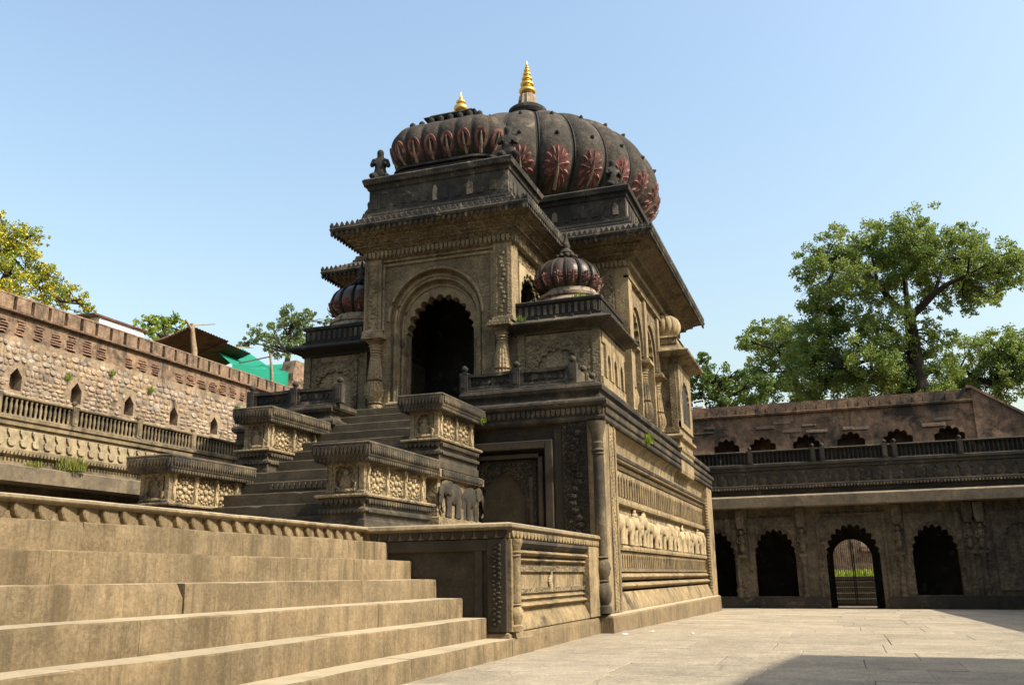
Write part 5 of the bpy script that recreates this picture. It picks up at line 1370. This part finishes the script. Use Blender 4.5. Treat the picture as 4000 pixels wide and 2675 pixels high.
# hanging front of the net
o0 = len(b.v)
for i in range(n + 1):
    p = netp(i / n, 0); b.v.append((p[0] + .05, p[1], p[2])); b.v.append((p[0] + .1, p[1] - .1, 8.2 + .9 * max(0, (i / n - .55) * 2.2)))
for i in range(n): b.f.append((o0 + 2 * i, o0 + 2 * i + 1, o0 + 2 * i + 3, o0 + 2 * i + 2))
build('net', b, 'net', nt_, smooth=True, angle=60, recalc=False)
b = MB(); b.tube([(-21.25, 31.05, 7.6), (-21.28, 31.0, 9.2), (-21.35, 30.9, 10.0)], [.07, .06, .045], 8); build('pole', b, 'wood', nt_, smooth=True, angle=60)
b = MB(); b.tube([(-21.35, 28.9, 9.15), (-21.4, 30.9, 9.85)], [.03, .03], 6); build('rope', b, 'dark_wood', nt_)
sw = thing('ruined_wall', 'broken end of a brick wall beside the green net', 'wall', (-21.5, 33.2, 7.6))
b = MB(); rg = []
for i in range(9):
    z = 7.6 + i * .31; rg.append([(-21.9 + R(-.03, .03), 31.9 + i * .10 + R(-.08, .08), z), (-21.2 + R(-.04, .04), 31.9 + i * .10 + R(-.08, .08), z), (-21.2 + R(-.04, .04), 33.9 + R(-.06, .06), z), (-21.9, 33.9 + R(-.06, .06), z)])
b.loft(rg); build('wall', b, 'brickwall', sw)
for i in range(26):
    inst('brick', brm, sw, (-21.18, 33.62 + R(-.25, .25), 8.0 + i * .078), (R(-.1, .1), R(-.3, .3), 0), (1.6, R(.12, .24), .06))

# ------------------------------------------------------------------ trees
def tree(name, label, cat, base, trunk, limbs, clumps, mat, leaf=.16, dens=1.0, group=None, bark='bark', blades_=False):
    t = thing(name, label, cat, base, group)
    b = MB()
    b.tube([p for p, r in trunk], [r for p, r in trunk], 10)
    for lm in limbs: b.tube([p for p, r in lm], [r for p, r in lm], 8)
    # twigs from the nearest wood to every clump
    nodes = [Vector(p) for p, r in trunk] + [Vector(p) for lm in limbs for p, r in lm]
    for (c, r) in clumps:
        c = Vector(c); nd = min(nodes, key=lambda q: (q - c).length)
        if (nd - c).length > .3:
            mid = nd.lerp(c, .55) + Vector((R(-.2, .2), R(-.2, .2), R(0, .25)))
            b.tube([tuple(nd), tuple(mid), tuple(c)], [.06, .04, .015], 6)
            for _ in range(3):
                q = c + Vector((R(-1, 1), R(-1, 1), R(-.6, 1))).normalized() * r * .8
                b.tube([tuple(mid), tuple(mid.lerp(q, .5) + Vector((0, 0, .1))), tuple(q)], [.03, .02, .006], 5)
    build('trunk', b, bark, t, smooth=True, angle=60)
    cb = MB()
    for (c, r) in clumps:
        r *= 1.08
        subs = [Vector(c) + Vector((R(-1, 1), R(-1, 1), R(-.8, .85))) * r * .8 for _ in range(int(12 + 9 * r))]
        for sc_ in subs:
            rr = r * R(.17, .36); nl = int(60 * dens * (rr / .4) ** 2 * (.16 / leaf) ** 1.2) + 8
            for _ in range(nl):
                d = Vector((random.gauss(0, 1), random.gauss(0, 1), random.gauss(0, .7))); d.normalize()
                p = sc_ + d * rr * random.random() ** .45
                a = Vector((random.gauss(0, 1), random.gauss(0, 1), random.gauss(0, .6))).normalized(); bb = a.orthogonal().normalized()
                q = Matrix.Rotation(R(0, 2 * PI), 3, a) @ bb; L = leaf * R(.6, 1.2); W = L * .34
                s2 = q.cross(a).normalized()
                cb.add([p - q * L * .5, p + s2 * W, p + q * L * .5 , p - s2 * W], [(0, 1, 2, 3)])
    build('crown', cb, mat, t, recalc=False)
    return t

big_clumps = [((5.09, 45.06, 16.97), 1.05), ((3.98, 46.16, 17.08), 1.19), ((2.31, 45.53, 16.74), 1.17), ((0.85, 46.37, 16.77), 1.07), ((-0.04, 46.45, 16.33), 0.78), ((5.85, 44.44, 15.75), 1.14), ((7.18, 44.25, 15.39), 0.91), ((7.57, 47.21, 17.18), 0.54), ((8.4, 45.13, 14.77), 0.97), ((9.3, 45.04, 14.2), 0.81), ((3.14, 47.78, 16.35), 1.46), ((4.57, 45.89, 15.3), 1.4), ((6.41, 47.21, 15.04), 1.44), ((7.7, 45.91, 14.25), 1.12), ((9.06, 46.5, 14.04), 0.78), ((0.98, 44.74, 14.72), 1.13), ((0.18, 46.49, 14.2), 1.05), ((1.66, 47.32, 14.27), 1.43), ((3.26, 46.08, 14.18), 1.05), ((5.63, 46.87, 13.68), 0.76), ((6.93, 46.62, 13.45), 0.94), ((7.61, 44.43, 12.96), 0.63), ((0.17, 46.93, 13.05), 1.29), ((1.34, 46.33, 12.21), 1.38), ((2.6, 45.28, 12.04), 1.02), ((2.22, 44.31, 10.57), 1.32), ((0.61, 47.32, 11.16), 1.4), ((-0.87, 45.9, 10.54), 1.25), ((3.66, 46.79, 10.33), 1.04), ((5.3, 47.36, 11.4), 0.94), ((5.36, 46.77, 9.96), 0.97), ((3.02, 47.52, 9.65), 1.17), ((1.35, 45.62, 9.43), 1.12), ((-0.03, 47.08, 9.82), 1.04), ((5.31, 45.8, 8.72), 0.9), ((4.85, 47.57, 15.12), 1.09), ((10.49, 47.36, 15.23), 1.1), ((2.06, 44.55, 14.53), 1.01), ((3.61, 44.69, 12.64), 0.9), ((3.11, 44.98, 11.48), 1.07), ((1.76, 47.68, 11.13), 1.3), ((3.72, 45.77, 11.4), 0.8), ((4.64, 46.46, 10.6), 0.92), ((5.1, 45.28, 11.99), 0.59), ((5.67, 46.03, 11.48), 0.69), ((4.24, 45.59, 9.39), 1.01), ((2.36, 45.46, 9.74), 1.23), ((0.82, 46.31, 10.04), 1.26), ((-0.23, 46.3, 11.91), 1.15), ((-0.35, 47.46, 11.05), 1.17), ((3.72, 46.66, 9.22), 1.03), ((4.96, 47.54, 9.28), 1.06), ((-0.34, 47.28, 15.68), 0.72), ((1.68, 47.77, 16.54), 1.09), ((4.15, 46.62, 16.52), 1.19), ((5.26, 44.79, 15.29), 1.14), ((6.93, 47.3, 15.91), 1.09), ((8.3, 47.67, 15.63), 1.1), ((9.15, 47.46, 14.99), 0.97), ((0.7, 46.25, 14.07), 1.05), ((7.41, 46.77, 14.1), 0.95)]
big_trunk = [((4.6, 46, 0.0), 0.62), ((4.5, 46, 5), 0.5), ((4.38, 46.0, 9.15), 0.4), ((4.37, 46.0, 10.53), 0.34), ((4.35, 46.0, 12.04), 0.3), ((4.34, 46.0, 12.92), 0.27)]
big_limbs = [[((4.38, 46.0, 12.8), 0.2), ((4.9, 45.8, 13.19), 0.19), ((5.52, 45.6, 13.72), 0.16), ((6.23, 45.5, 14.13), 0.12), ((7.02, 45.5, 14.42), 0.08)], [((4.34, 46.0, 12.81), 0.2), ((3.67, 45.8, 13.49), 0.17), ((3.08, 45.6, 14.5), 0.13), ((2.29, 45.5, 15.59), 0.09), ((1.42, 45.5, 16.05), 0.05)], [((4.34, 46.0, 12.92), 0.16), ((4.34, 46.2, 13.86), 0.13), ((4.39, 46.3, 15.23), 0.09), ((4.83, 46.3, 16.54), 0.05)], [((4.36, 46.0, 10.1), 0.2), ((3.6, 45.5, 10.49), 0.15), ((2.45, 45.1, 10.68), 0.1), ((1.05, 45.0, 10.4), 0.06)], [((5.52, 45.6, 13.72), 0.1), ((5.81, 45.7, 14.42), 0.08), ((6.36, 46.0, 15.55), 0.05)], [((3.08, 45.6, 14.5), 0.09), ((3.01, 45.8, 15.71), 0.06), ((2.92, 46.0, 16.71), 0.04)]]
low_clumps = [((-2.86, 49.31, 13.87), 0.59), ((-1.76, 50.8, 14.26), 0.61), ((-0.88, 50.18, 13.39), 0.9), ((-3.04, 49.48, 11.73), 0.88), ((-3.5, 48.95, 11.17), 0.73), ((-3.47, 50.85, 13.69), 0.86), ((-2.41, 51.18, 13.92), 1.02), ((-1.23, 49.01, 12.78), 1.1), ((-2.49, 50.72, 12.56), 1.06), ((-1.84, 49.79, 11.32), 1.18), ((-3.66, 49.16, 12.88), 0.49), ((-0.93, 49.51, 10.12), 1.1), ((-2.54, 50.65, 10.46), 1.12), ((-0.55, 50.89, 12.29), 1.01)]
low_trunk = [((-2, 50, 0.0), 0.4), ((-1.8, 50, 6), 0.3), ((-1.16, 50.0, 10.23), 0.22), ((-1.5, 50.0, 11.46), 0.15), ((-2.08, 50.0, 12.73), 0.07)]
left_clumps = [((-5.15, 43.09, 10.99), 0.39), ((-6.21, 44.23, 10.23), 0.55), ((-3.48, 43.09, 9.98), 0.43), ((-5.67, 44.44, 10.78), 0.67), ((-4.77, 43.66, 10.1), 0.76), ((-5.57, 44.76, 9.72), 0.93), ((-4.11, 44.96, 9.64), 0.89), ((-3.22, 44.01, 9.18), 0.87), ((-6.18, 45.0, 9.15), 0.67), ((-4.64, 43.62, 8.9), 0.86), ((-2.62, 43.15, 9.5), 0.64)]
left_trunk = [((-5, 44, 0.0), 0.35), ((-4.8, 44, 6), 0.25), ((-4.68, 44.0, 8.97), 0.18), ((-4.83, 44.0, 9.85), 0.1)]
right_clumps = [((7.93, 52.24, 12.16), 1.1), ((8.76, 50.88, 11.99), 1.07), ((9.79, 51.27, 11.75), 0.93), ((7.12, 51.78, 11.18), 0.93), ((8.41, 52.27, 11.05), 1.09), ((9.4, 51.17, 10.5), 0.92), ((8.75, 50.9, 9.71), 0.71), ((7.26, 52.88, 10.44), 0.94), ((10.65, 51.55, 11.16), 1.17), ((8.05, 53.1, 9.82), 1.05), ((6.8, 52.95, 10.13), 1.05), ((8.89, 51.71, 11.35), 1.16), ((9.9, 51.9, 10.38), 1.04), ((10.22, 52.05, 12.48), 0.94)]
right_trunk = [((9.2, 52, 0.0), 0.4), ((9, 52, 6), 0.3), ((8.65, 52.0, 9.23), 0.26), ((8.58, 52.0, 10.28), 0.2), ((7.61, 52.0, 10.71), 0.12), ((7.06, 52.0, 11.35), 0.08)]
yel_clumps = [((-24.71, 20.49, 12.02), 0.69), ((-24.81, 21.26, 12.01), 0.57), ((-24.88, 20.91, 11.36), 0.74), ((-24.76, 21.73, 11.55), 0.64), ((-24.12, 20.52, 10.46), 0.72), ((-24.99, 22.21, 10.95), 0.64), ((-25.14, 22.84, 11.41), 0.38), ((-24.56, 22.66, 10.72), 0.51), ((-25.52, 24.13, 11.2), 0.53), ((-25.4, 24.56, 10.9), 0.43), ((-24.04, 23.66, 10.24), 0.24), ((-24.96, 22.62, 10.44), 0.51), ((-24.9, 21.62, 10.15), 0.74), ((-25.98, 20.98, 12.86), 0.51), ((-25.17, 20.3, 11.57), 0.99), ((-24.84, 19.93, 10.08), 1.12), ((-25.96, 24.41, 10.92), 0.36), ((-24.77, 21.98, 12.34), 0.34), ((-24.74, 24.55, 10.49), 0.21)]
yel_trunk = [((-25.0, 20.6, 7.6), 0.3), ((-25.0, 20.76, 9.76), 0.2), ((-25.0, 21.13, 10.62), 0.12), ((-25.0, 21.35, 11.45), 0.05), ((-25.0, 22.33, 10.83), 0.04), ((-25.0, 23.5, 10.55), 0.03)]
mid_clumps = [((-30.53, 33.89, 12.95), 0.5), ((-29.85, 33.98, 13.12), 0.5), ((-30.04, 35.29, 13.33), 0.56), ((-29.78, 33.4, 12.31), 0.45), ((-30.18, 35.04, 12.76), 0.51), ((-29.75, 35.62, 12.98), 0.37)]
mid_trunk = [((-30, 33.5, 7.6), 0.2), ((-30.0, 34.56, 12.4), 0.14), ((-30.0, 34.48, 13.05), 0.06)]
grey_clumps = [((-29.52, 41.65, 14.35), 0.66), ((-30.96, 44.6, 14.55), 0.65), ((-30.88, 45.71, 16.33), 0.66), ((-29.65, 44.77, 16.22), 0.7), ((-29.07, 45.05, 16.32), 0.59), ((-30.5, 48.37, 17.37), 0.35), ((-30.09, 45.07, 15.26), 0.81), ((-29.81, 46.28, 15.67), 0.83), ((-30.36, 48.44, 15.55), 0.71), ((-30.27, 44.74, 14.25), 0.67), ((-30.37, 46.75, 14.87), 0.78), ((-30.26, 49.59, 17.29), 0.41), ((-29.81, 48.55, 15.95), 0.57), ((-30.4, 41.3, 13.84), 0.36)]
grey_trunk = [((-30, 44.5, 7.6), 0.25), ((-30.0, 45.27, 14.08), 0.16), ((-30.0, 45.36, 15.73), 0.08)]

tree('neem_tree', 'tall spreading tree with dark forked trunk behind the back wall', 'tree', (4.6, 46, 0), big_trunk, big_limbs, big_clumps, 'neem', .125, 1.8, 'trees behind the back wall')
tree('neem_tree', 'lower pale green tree left of the tall spreading tree', 'tree', (-2, 50, 0), low_trunk, [], low_clumps, 'neem', .125, 1.8, 'trees behind the back wall')
tree('leafy_tree', 'dark green bushy tree next to the temple eave behind the back wall', 'tree', (-5, 44, 0), left_trunk, [], left_clumps, 'leaf_dark', .14, 2.0, 'trees behind the back wall')
tree('neem_tree', 'tree at the right edge behind the sloping gable', 'tree', (9.2, 52, 0), right_trunk, [], right_clumps, 'neem', .125, 1.8, 'trees behind the back wall')
tree('flowering_tree', 'yellow flowering tree above the left fort wall', 'tree', (-25, 20.6, 7.6), yel_trunk, [], yel_clumps, 'leaf_yellow', .09, 2.0)
tree('leafy_tree', 'small bright green tree between white house and rusty canopy', 'tree', (-30, 33.5, 7.6), mid_trunk, [], mid_clumps, 'leaf_bright', .15, 1.8)
tree('leafy_tree', 'grey green tree behind the green net left of the temple', 'tree', (-30, 44.5, 7.6), grey_trunk, [], grey_clumps, 'leaf_blue', .15, 1.9)

# ------------------------------------------------------------------ weeds growing on the masonry
def weed(label, x, y, z, n, r, h, mat='grass', w=.01):
    b = MB(); blades(b, x, y, z, n, r, h, w, .8)
    o = build('weed', b, mat, None, recalc=False, origin=(x, y, z)); tag(o, label, 'weed', 'weeds growing on the masonry'); return o
weed('yellowish tuft of weeds on the left eave slab', LX + .3, 16.45, 3.42, 260, .32, .38)
weed('small dry weeds on the left eave slab beside the larger tuft', LX + .3, 15.4, 3.42, 120, .2, .14)
for i, (yy, zz) in enumerate(((20.9, 6.92), (19.3, 6.45), (22.6, 6.72), (27.0, 6.9))):
    weed(('green weed sprouting high on the rubble wall', 'green weed on the rubble wall left of the third niche', 'green weed above the third niche of the rubble wall', 'green weed near the far end of the rubble wall')[i], FX + .06, yy, zz, 60, .10, .2, 'leaf_bright')
weed('green sprig hanging on the podium cornice above the elephant frieze', X0 + .08, 18.6, 3.55, 70, .12, .25, 'leaf_bright', .012)
weed('small sprig on the corner of the taller right pedestal', -5.70, 14.75, 3.55, 30, .05, .12, 'leaf_bright')
weed('green weeds at the foot of the right small dome', -4.45, 17.05, 6.36, 90, .16, .12, 'leaf_bright')
weed('green sprig beside the porch column on the wing eave', -5.5, 16.4, 5.82, 40, .08, .14, 'leaf_dark')

# ------------------------------------------------------------------ wings of the courtyard outside the picture, right of the camera
ra = thing('arcade', 'stone wing along the right side of the courtyard', 'arcade', (7.6, 20, 0))
b = MB(); b.box(7.5, 12.5, -.5, 12, 31.5, 4.5); build('wall', b, 'arcade', ra)
b = MB(); b.rect(7.5, 12.5, 12, 31.5, [(0, 4.5), (.1, 4.55), (.1, 4.7), (0, 4.72), (0, 4.95)]); build('parapet', b, 'arcade_dark', ra)
tb = thing('temple', 'tall stone temple block standing right of the camera', 'temple', (13, 4, 0))
b = MB(); b.loft([[(11.9 - 2.6 - o, -8 - o, z), (22 + o, -8 - o, z), (24 + o, 10.2 + o, z), (11.8 - o, 10.2 + o, z)] for o, z in [(.3, -.5), (.3, 1.2), (0, 1.3), (0, 12.0), (.15, 12.4), (.15, 12.7), (0, 12.8)]]); build('wall', b, 'arcade', tb)

ba = thing('fort_wall', 'unseen high wall added behind the camera to block sky light', 'wall', (0, -9, 0))  # added out of view to keep low sky light off the front faces
b = MB(); b.rect(-20, -14, 12, -9, [(0, -.5), (0, 8.6), (.15, 8.7), (.15, 9.0), (0, 9.1)]); build('wall', b, 'backwall', ba)

# ------------------------------------------------------------------ litter and a cable
for i, (x, y, w, lab) in enumerate(((-3.32, 14.75, .045, 'crumpled white paper scrap at the corner where podium meets temple'), (-3.05, 15.6, .035, 'small white scrap on the paving beside the temple plinth'), (-2.3, 15.1, .022, 'tiny white scrap lying out on the sunny paving'))):
    b = MB(); n = 5; zz = gz(x, y) + .004; rg = []
    for a in range(n + 1):
        rg.append([(x - w + 2 * w * a / n, y - w + R(-.01, .01), zz + R(0, .02)), (x - w + 2 * w * a / n, y + R(-.01, .01), zz + R(.004, .018)), (x - w + 2 * w * a / n, y + w + R(-.01, .01), zz + R(0, .02))])
    b.loft(rg, cap=False, closed=False)
    o = build('paper_scrap', b, 'whitewash', None, recalc=False, origin=(x, y, zz)); tag(o, lab, 'litter', 'paper scraps on the paving')
b = MB(); pts = [(-22.0, 14 + i * 1.1, 9.35 - .25 * math.sin(PI * i / 12) + .02 * i) for i in range(13)]; b.tube(pts, [.012] * 13, 5)
o = build('cable', b, 'iron', None, origin=(-22, 14, 9.3)); tag(o, 'thin cable hanging behind the left fort wall below the yellow tree', 'cable')
